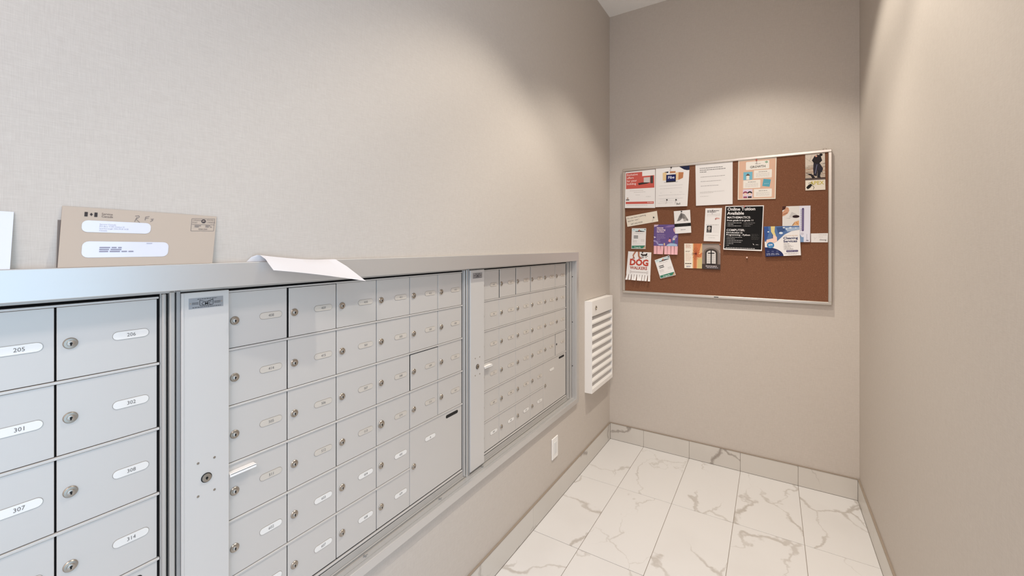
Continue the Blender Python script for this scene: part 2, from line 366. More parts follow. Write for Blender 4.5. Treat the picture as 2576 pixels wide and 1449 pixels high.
def unit(label, yp, yc, pitch, yr, pill_w, numbers, gaps, parcel_txt, glare_rows, holes=(), bigs=(), wide=0.0025):
    """yp: left edge of lock panel, yc: left edge of first door column, yr: right door edge, pill_w: right pillar width"""
    zb = RT-6*RP
    u = empty('mailbox_unit', (XD, yp, zb), label, 'mailbox', 'mailbox units in the left wall')
    oy, oz = yp, zb
    def bx(bb, x0, x1, y0, y1, z0, z1, m=0, c=0.0): return bb.box(x0, x1, y0-oy, y1-oy, z0-oz, z1-oz, m, c)
    ye = yr+pill_w                               # right end of the unit
    ys_ = yp-0.0078                              # left end of the unit
    # body: dark box behind the doors
    bb = B(); bx(bb, -0.11, -0.0032, ys_+0.001, ye-0.001, NZ0+0.004, NZ1-0.004); bb.obj('body', DARK, u)
    # aluminium frame: top, bottom, left lip and right pillar with its two beads
    fr = B()
    bx(fr, -0.011, 0.006, ys_, ye, 1.3414, NZ1-0.001, 0, 0.0006)
    bx(fr, -0.011, 0.002, ys_, ye, NZ0+0.0005, 0.5293, 0, 0.0006)
    bx(fr, 0.002, 0.0075, ys_, ye, NZ0+0.0005, 0.4999, 0, 0.0012); bx(fr, 0.002, 0.005, ys_, ye, 0.5045, 0.5086, 0, 0.0010)
    q = pill_w
    bx(fr, -0.011, 0.001, yr+0.16*q, yr+0.24*q, 0.5293, 1.3414, 0, 0.0004)
    bx(fr, -0.011, 0.008, yr+0.22*q, yr+0.46*q, 0.5102, 1.3414, 0, 0.0022)
    bx(fr, -0.011, 0.010, yr+0.62*q, yr+0.94*q, 0.4999, 1.3445, 0, 0.0022)
    fr.obj('frame', ALU, u)
    lip = B(); bx(lip, -0.011, 0.0085, ys_+0.0005, yp-0.0005, 0.4999, 1.3450, 0, 0.0008); o = lip.obj('left_lip', ALUS, u); o['label'] = 'scuffed bare aluminium edge beside the lock panel'
    # row rails
    for r in range(7):
        z = RT-r*RP
        ends = (yc, yr+0.003)
        if r == 5: ends = (yc, yc+4*pitch)
        rb = B()
        if r == 0: bx(rb, -0.008, 0.003, yc, yr+0.002, z+0.0002, z+0.0042, 0, 0.0006)
        elif r == 6: bx(rb, -0.008, 0.003, yc, yr+0.002, z-0.0065, z-0.0006, 0, 0.0008)
        else: bx(rb, -0.008, 0.0026, *ends, z-0.0023, z+0.0023, 0, 0.0004)
        rb.obj('row_rail', DOORM, u)
    # doors
    meshes = {}
    for r in range(6):
        for c in range(6):
            if r >= 4 and c >= 4: continue
            y0, y1 = yc+c*pitch, yc+(c+1)*pitch
            if c == 5: y1 = yr
            gl, gr, gt = gaps.get((r, c), (gaps['d'], 0.0004, 0.0))
            y0 += gl; y1 -= gr
            z1, z0 = RT-r*RP-(0.0006 if r == 0 else 0.0032)-gt, RT-(r+1)*RP+0.0034
            w, h = y1-y0, z1-z0; k = (round(w, 4), round(h, 4)); cy, cz = (y0+y1)/2, (z0+z1)/2
            if k not in meshes:
                d = B().box(-0.0026, 0.0, -w/2, w/2, -h/2, h/2, 0, 0.0006).obj('door', DOORM, u, (0, cy-oy, cz-oz)); meshes[k] = d.data
            else: d = link('door', meshes[k], u, (0, cy-oy, cz-oz))
            zc = RT-(r+0.5)*RP
            ly = yc+c*pitch+0.0191
            if (r, c) in holes: link('lock_hole', HOLE_ME, d, (0, ly-cy, zc-cz))
            else:
                o = link('lock', LOCK_ME, d, (0, ly-cy, zc-cz)); o.rotation_euler = (random.uniform(-0.12, 0.12), 0, 0)
                if (r, c) in bigs: o.scale = (1.2, 1.25, 1.25)
            py = yc+c*pitch+0.1020
            link('number_plate', PLATES[1 if r in glare_rows or (r, c) in glare_rows else 0], d, (0, py-cy, zc+0.0012-cz))  # listed rows take the copy with reflected glare in its colour
            if numbers.get((r, c)): number(numbers[r, c], d, (0.0015, py-cy, zc+0.0012-cz))
    # parcel door over two columns and two rows
    y0, y1, z1, z0 = yc+4*pitch+0.0012, yr, RT-4*RP-0.0032, RT-6*RP+0.0034
    cy, cz = (y0+y1)/2, (z0+z1)/2
    d = B().box(-0.0026, 0.0, -(y1-y0)/2, (y1-y0)/2, -(z1-z0)/2, (z1-z0)/2, 0, 0.0006).obj('parcel_door', DOORM, u, (0, cy-oy, cz-oz))
    d['label'] = 'large parcel compartment door with a black slot'
    link('lock', LOCK_ME, d, (0, yc+4*pitch+0.0191-cy, RT-5*RP-0.001-cz))
    link('slot', SLOT_ME, d, (0, yr-0.0595-cy, 0.7835-cz))
    link('number_plate', PLATES[1], d, (0, yc+4*pitch+0.1020-cy, 0.7411-cz))
    if parcel_txt: number(parcel_txt, d, (0.0015, yc+4*pitch+0.1020-cy, 0.7411-cz), 0.011)
    # carrier's lock panel standing a little proud, with its maker's plate
    py1 = yc+wide; pm = (yp+py1)/2
    pn = B(); bx(pn, -0.011, 0.0120, yp, py1, 0.5107, 1.3393, 0, 0.0010); bx(pn, 0.0120, 0.0130, yp+0.0012, yp+0.0042, 0.5117, 1.3383, 0, 0.0005)
    pn = pn.obj('lock_panel', PANELM, u)
    ck = B(); ck.turn([(0.0102, 0.0), (0.0102, 0.0012), (0.0094, 0.0016)], (0.0120, pm-oy, 0.9338-oz), 'x', 26, 1)
    ck.turn([(0.0088, 0.0016), (0.0086, 0.0030), (0.0058, 0.0032)], (0.0120, pm-oy, 0.9338-oz), 'x', 26, 0)
    ck.turn([(0.0025, 0.0032), (0.0025, 0.0036)], (0.0120, pm-oy, 0.9338-oz), 'x', 12, 1); bx(ck, 0.0152, 0.0156, pm-0.0008, pm+0.0008, 0.9297, 0.9348, 1)
    ck.obj('carrier_lock', [LOCKM, BLACK], pn, smooth=True)
    for sy in (-0.0155, 0.0155):
        for z in (0.9710, 0.8997):
            B().turn([(0.0026, 0.0), (0.0024, 0.0007)], (0.0120, pm+sy-oy, z-oz), 'x', 12).obj('screw', LOCKM, pn)
    mk = B(); bx(mk, 0.0120, 0.0126, pm-0.0325, pm+0.0325, 1.3042, 1.3269, 0); X = 0.0128
    def stroke(a, c_, w=0.0007):
        (ya, za), (yb, zb_) = a, c_; L = math.hypot(yb-ya, zb_-za); nx, nz = -(zb_-za)/L*w/2, (yb-ya)/L*w/2
        mk.add([(X, ya+nx-oy, za+nz-oz), (X, ya-nx-oy, za-nz-oz), (X, yb-nx-oy, zb_-nz-oz), (X, yb+nx-oy, zb_+nz-oz)], [(0, 1, 2, 3)], 1)
    zc = 1.3156
    pts = [(pm-0.0125, zc+0.006), (pm-0.0125, zc-0.0045), (pm-0.011, zc-0.006), (pm+0.011, zc-0.006), (pm+0.0125, zc-0.0045), (pm+0.0125, zc+0.006)]
    for i in range(5): stroke(pts[i], pts[i+1], 0.0009)
    stroke((pm-0.0125, zc+0.006), (pm-0.002, zc+0.0022), 0.0009); stroke((pm-0.002, zc+0.0022), (pm+0.002, zc+0.0022), 0.0009); stroke((pm+0.002, zc+0.0022), (pm+0.0125, zc+0.006), 0.0014)
    vs, fs, w = text_geo('CMC', 0.006); sz = 0.0088
    mk.add([(X, pm+(v[0]-w/2)*sz-oy, zc-0.0048+v[1]*sz-oz) for v in vs], fs, 1)
    for row, (z, a, e_) in enumerate(((zc+0.0085, -0.017, 0.020), (zc-0.0088, -0.026, 0.028))):
        y = a
        while y < e_: l_ = random.uniform(0.002, 0.0045); stroke((pm+y, z), (pm+min(y+l_, e_), z), 0.0010); y += l_+0.0010
    for a, e_ in ((-0.027, -0.015), (0.0145, 0.027)):
        for z in (zc+0.0012, zc-0.0014): stroke((pm+a, z), (pm+e_, z), 0.0009)
    mk.turn([(0.0016, 0), (0.0012, 0.0008)], (0.0126, pm-0.0295-oy, zc-oz), 'x', 10, 2); mk.turn([(0.0016, 0), (0.0012, 0.0008)], (0.0126, pm+0.0295-oy, zc-oz), 'x', 10, 2)
    mk.obj('maker_plate', [mat('plate_metal', (172, 176, 182), 0.35, 0.7), BLACK, LOCKP], pn)
    # white pull on the door beside the panel
    h = B(); bx(h, 0.0, 0.0150, py1+0.0012, py1+0.058, 0.9167, 0.9198, 0, 0.0008); bx(h, 0.0130, 0.0150, py1+0.0012, py1+0.058, 0.9121, 0.9193, 0, 0.0006)
    h.obj('pull', WHITE, u)
    return u

numsA = {(0, 4): '205', (0, 5): '206', (1, 4): '301', (1, 5): '302', (2, 4): '307', (2, 5): '308', (3, 4): '313', (3, 5): '314'}
seq = ['408','409','410','411','412','413','414','415','501','502','503','504','505','506','507','508','509','510','511','512','513','514','515','601']
numsB = {(i//6, i % 6): t for i, t in enumerate(seq)}
for c in range(4): numsB[4, c] = str(602+c); numsB[5, c] = str(606+c)
seq = ['610','611','612','613','614','615','701','702','703','704','705','706','707','708','709','710','711','712','713','714','715','801','802','803']
numsC = {(i//6, i % 6): t for i, t in enumerate(seq)}
for c in range(4): numsC[4, c] = str(804+c); numsC[5, c] = str(808+c)
unit('nearest mailbox unit at the left edge, doors numbered 205 to 314', -0.6075, -0.5197, 0.1426, 0.3358, 0.0288, numsA, {'d': 0.0026}, '', {0, 1, 2, 3})
unit('middle mailbox unit with doors numbered from 408, white lock panel on its left', 0.3728, 0.4603, 0.1425, 1.3140, 0.0332, numsB,
     {'d': 0.0019, (0, 1): (0.0052, 0.0004, 0.001), (2, 4): (0.0044, 0.0004, 0.0026), (1, 1): (0.0026, 0.0004, 0), (3, 2): (0.0024, 0.0004, 0)}, 'A', {4, 5}, (), ((3, 3),))
unit('farthest mailbox unit, beside the grey end of the metal frame and the white louvred box', 1.3556, 1.4392, 0.1454, 2.3103, 0.0695, numsC,
     {'d': 0.0012, (0, 1): (0.0062, 0.0004, 0), (0, 2): (0.0058, 0.0004, 0), (0, 3): (0.0050, 0.0004, 0), (0, 5): (0.0028, 0.0004, 0), (3, 5): (0.0056, 0.0004, 0.001)}, '', {5}, ((3, 5),), (), 0.0140)

# ------------------------------------------------------------------ louvred white box, wall plate
lv = empty('louvred_wall_box', (X0, 2.75, 0.486), 'white louvred metal box on the left wall near the corner', 'vent')
def lbx(bb, x0, x1, y0, y1, z0, z1, m=0, c=0.0): return bb.box(x0-X0, x1-X0, y0-2.75, y1-2.75, z0-0.486, z1-0.486, m, c)
y0, y1, z0, z1, xb = 2.548, 2.957, 0.486, 1.082, 0.042
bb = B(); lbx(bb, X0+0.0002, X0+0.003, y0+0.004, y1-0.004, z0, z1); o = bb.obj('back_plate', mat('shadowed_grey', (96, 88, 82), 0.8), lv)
bb = B(); lbx(bb, X0, xb, y0, y0+0.004, z0, z1, 0, 0.0008); lbx(bb, X0, xb, y1-0.012, y1, z0, z1, 0, 0.0008)
lbx(bb, X0, xb, y0+0.004, y1-0.012, z1-0.004, z1, 0, 0.0005); lbx(bb, X0, xb, y0+0.004, y1-0.012, z0, z0+0.004, 0, 0.0005)
lbx(bb, xb-0.003, xb, y0+0.004, y1-0.012, z1-0.098, z1-0.004, 0, 0.0005); lbx(bb, xb-0.003, xb, y0+0.004, y1-0.012, z0+0.004, z0+0.016, 0, 0.0005)
bb.obj('case', WHITE, lv)
n_ = 9; zt, zbm = z1-0.098, z0+0.016; p_ = (zt-zbm)/n_
for i in range(n_):
    zb_ = zbm+i*p_
    pr = [(xb, zb_), (xb, zb_+0.010), (xb-0.030, zb_+p_*0.92), (xb-0.032, zb_+p_*0.86), (xb-0.003, zb_)]
    vs = [(x-X0, y-2.75, z-0.486) for y in (y0+0.0045, y1-0.0125) for x, z in pr]; k = len(pr)
    B().add(vs, [list(range(k))[::-1], list(range(k, 2*k))]+[(j, (j+1) % k, k+(j+1) % k, k+j) for j in range(k)]).obj('slat', WHITE, lv)
B().turn([(0.013, 0.0), (0.013, 0.004), (0.009, 0.005), (0.009, 0.0025), (0.002, 0.0025)], (xb-X0, 2.618-2.75, 1.033-0.486), 'x', 22).obj('key_lock', LOCKM, lv, smooth=True)

sp_ = empty('wall_plate', (X0, 2.102, 0.254), 'white rocker wall plate below the mailboxes on the left wall', 'switch')
bb = B().box(0.0, 0.0065, -0.0372, 0.0372, 0, 0.118, 0, 0.003); bb.obj('cover', WHITE, sp_)
B().box(0.006, 0.0085, -0.0165, 0.0165, 0.026, 0.092, 0, 0.001).obj('rocker', mat('rocker_white', (226, 224, 222), 0.35), sp_)

# ------------------------------------------------------------------ sheets of paper with print
class Sheet:
    """a sheet spanned by its corners (tl, tr, br, bl as 3-D points); u right, v down; lift(u,v) bulges it along nrm"""
    def __init__(s, name, corners, nrm, paper, label, cat, lift=None, parent=None, group=None, nu=8, nv=10, v1=1.0, thick=0.0004):
        s.c = [Vector(p) for p in corners]; s.n = Vector(nrm).normalized(); s.lift = lift or (lambda u, v: 0.0)
        s.w = (s.c[1]-s.c[0]).length; s.h = (s.c[3]-s.c[0]).length
        s.name = name; s.mats = []; s.b = B()
        s.org = (s.c[2]+s.c[3])/2
        s.o = s.surface(name, paper, 0, 1, 0, v1, nu, nv, thick, None)
        tag(s.o, label, cat, group)
    def at(s, u, v, off=0.0):
        a = s.c[0].lerp(s.c[1], u); e = s.c[3].lerp(s.c[2], u)
        return a.lerp(e, v)+s.n*(s.lift(u, v)+off)-s.org
    def surface(s, name, m, u0, u1, v0, v1, nu, nv, thick, parent, extra=None):
        vs = []; fs = []
        for lay in (0.0, -thick):
            for j in range(nv+1):
                for i in range(nu+1):
                    u, v = u0+(u1-u0)*i/nu, v0+(v1-v0)*j/nv
                    p = s.at(u, v, lay)
                    if extra: p = p+extra(u, v)
                    vs.append(p)
        N = (nu+1)*(nv+1); ix = lambda i, j, l_: l_*N+j*(nu+1)+i
        for j in range(nv):
            for i in range(nu):
                q = [ix(i, j, 0), ix(i, j+1, 0), ix(i+1, j+1, 0), ix(i+1, j, 0)]; fs.append(q); fs.append([k+N for k in q[::-1]])
        edge = [(i, 0) for i in range(nu)]+[(nu, j) for j in range(nv)]+[(i, nv) for i in range(nu, 0, -1)]+[(0, j) for j in range(nv, 0, -1)]
        for k in range(len(edge)):
            a, e = edge[k], edge[(k+1) % len(edge)]; fs.append([ix(*a, 0), ix(*e, 0), ix(*e, 1), ix(*a, 1)])
        return B().add(vs, fs).obj(name, m, parent, None if parent else s.org, smooth=True)
    def mi(s, rgb):
        m = ink(rgb) if isinstance(rgb, tuple) else rgb
        if m not in s.mats: s.mats.append(m)
        return s.mats.index(m)
    def poly(s, pts, rgb, k=1):
        s.b.add([s.at(u, v, 0.00035+0.00016*k) for u, v in pts], [list(range(len(pts)))], s.mi(rgb)); return s
    def rect(s, u0, v0, u1, v1, rgb, k=1):
        nx = max(1, int((u1-u0)*8)); ny = max(1, int((v1-v0)*10)); vs = []; fs = []
        for j in range(ny+1):
            for i in range(nx+1): vs.append(s.at(u0+(u1-u0)*i/nx, v0+(v1-v0)*j/ny, 0.00035+0.00016*k))
        for j in range(ny):
            for i in range(nx): a = j*(nx+1)+i; fs.append((a, a+nx+1, a+nx+2, a+1))
        s.b.add(vs, fs, s.mi(rgb)); return s
    def disc(s, u, v, r, rgb, k=1, a0=0, a1=2*PI, ry=None, n=18):
        pts = [(u+r*math.cos(a0+(a1-a0)*i/n)/s.w, v-(ry or r)*math.sin(a0+(a1-a0)*i/n)/s.h) for i in range(n+(0 if a1-a0 > 6.2 else 1))]
        return s.poly(pts, rgb, k)
    def rrect(s, u0, v0, u1, v1, r, rgb, k=1, n=5):
        pts = []; ru, rv = r/s.w, r/s.h
        for cu, cv, a0 in ((u1-ru, v0+rv, 0), (u0+ru, v0+rv, PI/2), (u0+ru, v1-rv, PI), (u1-ru, v1-rv, 1.5*PI)):
            for i in range(n): a = a0+PI/2*i/(n-1); pts.append((cu+ru*math.cos(a), cv-rv*math.sin(a)))
        return s.poly(pts, rgb, k)
    def line(s, pts, w, rgb, k=1):
        for (ua, va), (ub, vb) in zip(pts, pts[1:]):
            dx, dy = (ub-ua)*s.w, (vb-va)*s.h; L = math.hypot(dx, dy) or 1e-9; px, py = -dy/L*w/2/s.w, dx/L*w/2/s.h
            s.poly([(ua+px, va+py), (ub+px, vb+py), (ub-px, vb-py), (ua-px, va-py)], rgb, k)
        return s
    def text(s, t, u, v, size, rgb, bold=0.0, k=2, al='l', sx=1.0, rot=0.0):
        vs, fs, w = text_geo(t, bold); sh = {'l': 0, 'c': -w/2, 'r': -w}[al]; cr, sr_ = math.cos(rot), math.sin(rot); P = []
        for x, y in vs:
            x, y = (x+sh)*size*sx, y*size; x, y = x*cr-y*sr_, x*sr_+y*cr
            P.append(s.at(u+x/s.w, v-y/s.h, 0.00035+0.00016*k))
        s.b.add(P, fs, s.mi(rgb)); return s
    def words(s, u0, u1, v, hgt, rgb, k=2, rag=0.0, seed=None):
        """a printed line too small to read: word-shaped strokes"""
        rnd = random.Random(seed if seed is not None else int(v*1e4)+int(u0*1e3)); u = u0; e = u1-rag*rnd.random()
        while u < e-0.01:
            l_ = min(rnd.uniform(0.012, 0.035)/s.w*0.45, e-u); s.poly([(u, v-hgt/2/s.h), (u, v+hgt/2/s.h), (u+l_, v+hgt/2/s.h), (u+l_, v-hgt/2/s.h)], rgb, k); u += l_+0.0022/s.w
        return s
    def done(s):
        if s.b.f: s.b.obj('print', [m for m in s.mats], s.o)
        return s.o
def uv_arc(s, u, v, r0, r1, a0, a1, rgb, k=1, n=12):
    pts = [(u+r0*math.cos(a0+(a1-a0)*i/n)/s.w, v-r0*math.sin(a0+(a1-a0)*i/n)/s.h) for i in range(n+1)]+[(u+r1*math.cos(a1-(a1-a0)*i/n)/s.w, v-r1*math.sin(a1-(a1-a0)*i/n)/s.h) for i in range(n+1)]
    for i in range(n): s.poly([pts[i], pts[i+1], pts[2*n-i], pts[2*n+1-i]], rgb, k)

# ------------------------------------------------------------------ cork board
YK = 3.0200                                  # cork face
bx0, bx1, bz0, bz1, fw = 0.0985, 1.3190, 1.0975, 2.0005, 0.0175
cbd = empty('cork_board', ((bx0+bx1)/2, YB, bz0), 'large brown cork notice board in a thin aluminium frame on the back wall', 'notice board')
org = Vector(cbd.location)
def kb(bb, x0, x1, y0, y1, z0, z1, m=0, c=0.0): return bb.box(x0-org.x, x1-org.x, y0-org.y, y1-org.y, z0-org.z, z1-org.z, m, c)
bb = B(); kb(bb, bx0+0.004, bx1-0.004, YK, YB, bz0+0.004, bz1-0.004); bb.obj('cork_sheet', CORK, cbd)
fy0 = 3.0120
for nm, q in (('frame_top', (bx0, bx1, bz1-fw, bz1)), ('frame_bottom', (bx0, bx1, bz0, bz0+fw)), ('frame_side', (bx0, bx0+fw, bz0+fw, bz1-fw)), ('frame_side', (bx1-fw, bx1, bz0+fw, bz1-fw))):
    bb = B(); kb(bb, q[0], q[1], fy0, YB, q[2], q[3], 0, 0.0028); bb.obj(nm, mat('board_frame_metal', (206, 200, 192), 0.3, 0.85), cbd)
bb = B(); kb(bb, 0.703, 0.730, fy0-0.0006, fy0+0.002, bz0+0.006, bz0+0.011); o = bb.obj('maker_mark', BLACK, cbd); o['label'] = 'tiny dark badge on the lower frame'
bb = B(); kb(bb, 1.278, 1.294, 3.022, 3.030, 2.0005, 2.008, 0, 0.002); bb.obj('hanger', LOCKM, cbd)

NB = 'notices pinned to the cork board'
def notice(name, q, paper, label, cat='flyer', lay=0, lift=None, **kw):
    yb = YK-0.0016-lay*0.0022
    return Sheet(name, [(x, yb, z) for x, z in q], (0, -1, 0), paper, label, cat, lift, group=NB, **kw)
GR = (196, 192, 188); DG = (120, 114, 110)

s = notice('flyer', [(0.1170, 1.9800), (0.3290, 1.9810), (0.3296, 1.7071), (0.1165, 1.7160)], PAPER, 'red and white flyer headed Exclusive offers for your building, top left of board', lift=lambda u, v: 0.012*v*v*(0.4+0.6*(1-u)))
RED = (200, 92, 82)
s.rect(0.03, 0.04, 0.97, 0.475, RED).rect(0.575, 0.0, 0.97, 0.155, (238, 234, 232), 2)
for i, t in enumerate(('Exclusive', 'offers', 'for your', 'building')): s.text(t, 0.055, 0.118+0.083*i, 0.0215, (246, 226, 222), 0.004)
s.rect(0.625, 0.195, 0.83, 0.335, (206, 198, 196), 2).rect(0.845, 0.165, 0.93, 0.36, (74, 66, 64), 2).poly([(0.44, 0.335), (0.56, 0.32), (0.84, 0.335), (0.74, 0.36), (0.46, 0.385)], (58, 48, 46), 3)
for v, a, e in ((0.035, 0.63, 0.86), (0.065, 0.63, 0.8), (0.095, 0.63, 0.76), (0.53, 0.16, 0.62), (0.575, 0.3, 0.7), (0.65, 0.36, 0.5), (0.70, 0.7, 0.86), (0.925, 0.06, 0.75)): s.words(a, e, v, 0.0022, GR)
s.rect(0.035, 0.765, 0.145, 0.79, (60, 54, 52)).disc(0.09, 0.735, 0.007, (190, 170, 158), 1).rect(0.03, 0.83, 0.955, 0.89, RED).text('ROGERS', 0.93, 0.872, 0.0105, (240, 220, 214), 0.01, al='r'); s.done()

s = notice('flyer', [(0.3330, 1.9830), (0.5545, 1.9815), (0.5421, 1.7081), (0.3316, 1.7118)], PAPER, 'white flyer with drawn moving boxes around a laptop reading Fibe', lay=1, lift=lambda u, v: 0.010*v*v*u+0.004*v)
s.poly([(0.70, 0.0), (1.0, 0.0), (1.0, 0.105), (0.93, 0.105), (0.84, 0.08), (0.76, 0.035)], (30, 36, 66))
s.poly([(0.215, 0.13), (0.335, 0.10), (0.335, 0.32), (0.225, 0.325)], (226, 198, 152)).poly([(0.43, 0.10), (0.60, 0.105), (0.60, 0.15), (0.43, 0.15)], (186, 130, 92)).poly([(0.60, 0.145), (0.69, 0.14), (0.69, 0.325), (0.60, 0.345)], (234, 206, 166), 1).poly([(0.69, 0.14), (0.835, 0.15), (0.825, 0.29), (0.69, 0.335)], (190, 128, 88), 1)
s.poly([(0.26, 0.115), (0.39, 0.10), (0.38, 0.14)], (40, 42, 66), 2).rect(0.325, 0.185, 0.615, 0.375, (30, 28, 40), 2).rect(0.335, 0.195, 0.605, 0.345, (28, 34, 92), 3).text('Fibe', 0.475, 0.288, 0.026, (226, 226, 240), 0.02, 5, 'c').rect(0.26, 0.373, 0.68, 0.38, (150, 144, 142), 2)
for v, a, e in ((0.46, 0.12, 0.84), (0.53, 0.14, 0.8), (0.64, 0.14, 0.2), (0.64, 0.46, 0.52), (0.64, 0.74, 0.82), (0.70, 0.1, 0.9), (0.79, 0.1, 0.86), (0.85, 0.15, 0.7), (0.90, 0.1, 0.55)): s.words(a, e, v, 0.0018, (208, 205, 206))
s.text('Bell', 0.66, 0.955, 0.0185, (40, 38, 40), 0.008); s.done()

s = notice('letter', [(0.5903, 1.9830), (0.8112, 1.9820), (0.8112, 1.7084), (0.5945, 1.7087)], PAPER, 'plain white typed letter, third sheet in the top row of the board', 'letter', lift=lambda u, v: 0.004*v)
for i, v in enumerate((0.10, 0.145, 0.19)): s.words(0.12, (0.74, 0.82, 0.32)[i], v, 0.0032, (96, 92, 92))
for v, e in ((0.31, 0.8), (0.42, 0.7), (0.53, 0.64)): s.words(0.14, e, v, 0.0026, (168, 164, 164))
for v, e in ((0.675, 0.78), (0.70, 0.5), (0.78, 0.36)): s.words(0.12, e, v, 0.0018, GR)
s.done()

s = notice('flyer', [(0.8430, 1.9830), (1.0491, 1.9815), (1.0440, 1.7280), (0.8400, 1.7339)], CREAM, 'peach flyer titled GROWTH with three white text cards', lift=lambda u, v: 0.003*v)
s.rect(0.025, 0.02, 0.975, 0.975, (222, 182, 158)); WC = (240, 234, 226)
s.rrect(0.21, 0.05, 0.82, 0.255, 0.005, WC, 2).text('GROWTH', 0.52, 0.215, 0.0195, (44, 40, 40), 0.012, 4, 'c', 0.95).text('Personal', 0.52, 0.125, 0.0085, (120, 112, 108), 0.0, 4, 'c')
s.poly([(0.70, 0.08), (0.76, 0.06), (0.79, 0.10), (0.74, 0.12)], (150, 176, 150), 3)
for (u, v, u1, v1) in ((0.42, 0.275, 0.89, 0.475), (0.14, 0.515, 0.60, 0.715), (0.43, 0.745, 0.90, 0.945)):
    s.rrect(u, v, u1, v1, 0.004, WC, 2); s.words(u+0.13, u1-0.12, v+0.045, 0.0032, (150, 142, 138), 4)
    for k in range(4): s.words(u+0.06, u1-0.06, v+0.085+0.026*k, 0.0014, (190, 184, 180), 4)
    for k in range(5): s.disc(u+0.012, v+0.03+0.035*k, 0.0016, (222, 182, 158), 4, n=8)
s.rect(0.145, 0.305, 0.385, 0.505, (120, 184, 204), 2).poly([(0.20, 0.40), (0.265, 0.34), (0.33, 0.40)], (110, 84, 74), 3).poly([(0.225, 0.50), (0.225, 0.40), (0.305, 0.40), (0.305, 0.50)], (236, 230, 220), 3)
s.poly([(0.68, 0.50), (0.87, 0.525), (0.84, 0.70), (0.65, 0.675)], (92, 166, 186), 2).words(0.70, 0.82, 0.62, 0.002, (190, 220, 226), 4)
s.rect(0.14, 0.74, 0.395, 0.965, (222, 208, 226), 2)
for u, cc in ((0.205, (150, 74, 96)), (0.325, (42, 36, 40))): s.disc(u, 0.845, 0.0135, cc, 3, 0, PI).disc(u, 0.865, 0.009, (236, 206, 192), 4).rect(u-0.05, 0.92, u+0.05, 0.96, cc, 3)
s.done()

s = notice('flyer', [(1.1926, 1.9820), (1.2862, 1.9812), (1.2885, 1.7666), (1.1935, 1.7688)], CREAM, 'tall photo card of a worker in black, top right corner of board', lift=lambda u, v: 0.002*v)
s.rect(0.0, 0.0, 1.0, 0.72, (214, 202, 188))
for k in range(9): s.poly([(0, 0.33+0.042*k), (1, 0.27+0.047*k), (1, 0.292+0.047*k), (0, 0.352+0.042*k)], ((186, 140, 108), (226, 196, 164))[k % 2])
s.line([(0, 0.10), (0.45, 0.28)], 0.001, (150, 140, 132), 2).line([(0.35, 0.02), (0.2, 0.2)], 0.001, (150, 140, 132), 2).rect(0, 0.66, 1, 0.72, (92, 80, 76), 2)
s.poly([(0.48, 0.06), (0.62, 0.03), (0.78, 0.06), (0.86, 0.20), (0.70, 0.28), (0.44, 0.26), (0.34, 0.18)], (38, 34, 36), 3).disc(0.80, 0.045, 0.008, (30, 26, 28), 3).disc(0.56, 0.07, 0.005, (214, 160, 140), 4)
s.poly([(0.42, 0.26), (0.72, 0.26), (0.90, 0.42), (0.84, 0.52), (0.62, 0.44), (0.58, 0.62), (0.42, 0.60), (0.40, 0.42)], (46, 44, 54), 3).line([(0.60, 0.30), (0.50, 0.55)], 0.003, (120, 122, 150), 4)
s.poly([(0.62, 0.44), (0.80, 0.50), (0.74, 0.62), (0.80, 0.68), (0.60, 0.66)], (40, 38, 44), 3).poly([(0.02, 0.52), (0.34, 0.56), (0.42, 0.60), (0.50, 0.66), (0.36, 0.68), (0.28, 0.60)], (34, 30, 32), 3)
s.text('APEX', 0.93, 0.85, 0.030, (206, 190, 84), 0.01, 3, 'r', 0.9)
s.poly([(0.04, 0.92), (0.14, 0.86), (0.28, 0.82), (0.34, 0.86), (0.26, 0.92), (0.12, 0.97)], (30, 28, 26), 4).line([(0.3, 0.84), (0.44, 0.92), (0.40, 0.98)], 0.0018, (30, 28, 26), 4).line([(0.2, 0.86), (0.18, 0.80), (0.30, 0.78), (0.40, 0.86)], 0.0014, (30, 28, 26), 4); s.done()

s = notice('note', [(0.1220, 1.6537), (0.3404, 1.6864), (0.3497, 1.6120), (0.1328, 1.5793)], CREAM, 'tilted cream handwritten note asking for a parking spot', 'note', lift=lambda u, v: 0.003*(1-u))
HI = (92, 86, 84)
s.text('Do you have a parking', 0.035, 0.28, 0.0150, HI, -0.004, 2, 'l', 0.98, 0.02).text('spot for rent ?', 0.04, 0.55, 0.0150, HI, -0.004, 2, 'l', 0.95, 0.02).text('647-262-9220', 0.13, 0.87, 0.0150, HI, -0.004, 2, 'l', 1.0, 0.02); s.done()

s = notice('flyer', [(0.4534, 1.6786), (0.5576, 1.6833), (0.5657, 1.5294), (0.4631, 1.5237)], PAPER, 'small white card with a grey mountain over a black band', lay=2, lift=lambda u, v: 0.004*v)
s.poly([(0.16, 0.46), (0.32, 0.22), (0.44, 0.10), (0.66, 0.18), (0.86, 0.42), (0.84, 0.48), (0.66, 0.42), (0.50, 0.34), (0.34, 0.44)], (128, 124, 122)).poly([(0.34, 0.30), (0.46, 0.14), (0.52, 0.24), (0.44, 0.34)], (98, 94, 94), 2).poly([(0.60, 0.2), (0.72, 0.24), (0.82, 0.40), (0.68, 0.38)], (150, 146, 142), 2).disc(0.65, 0.42, 0.0095, (176, 170, 166), 2)
s.rect(0.0, 0.565, 1.0, 0.705, (26, 24, 24), 1).words(0.2, 0.8, 0.61, 0.0014, (90, 84, 80)).words(0.16, 0.86, 0.66, 0.0014, (90, 84, 80)).words(0.36, 0.66, 0.845, 0.003, (150, 144, 142)); s.done()

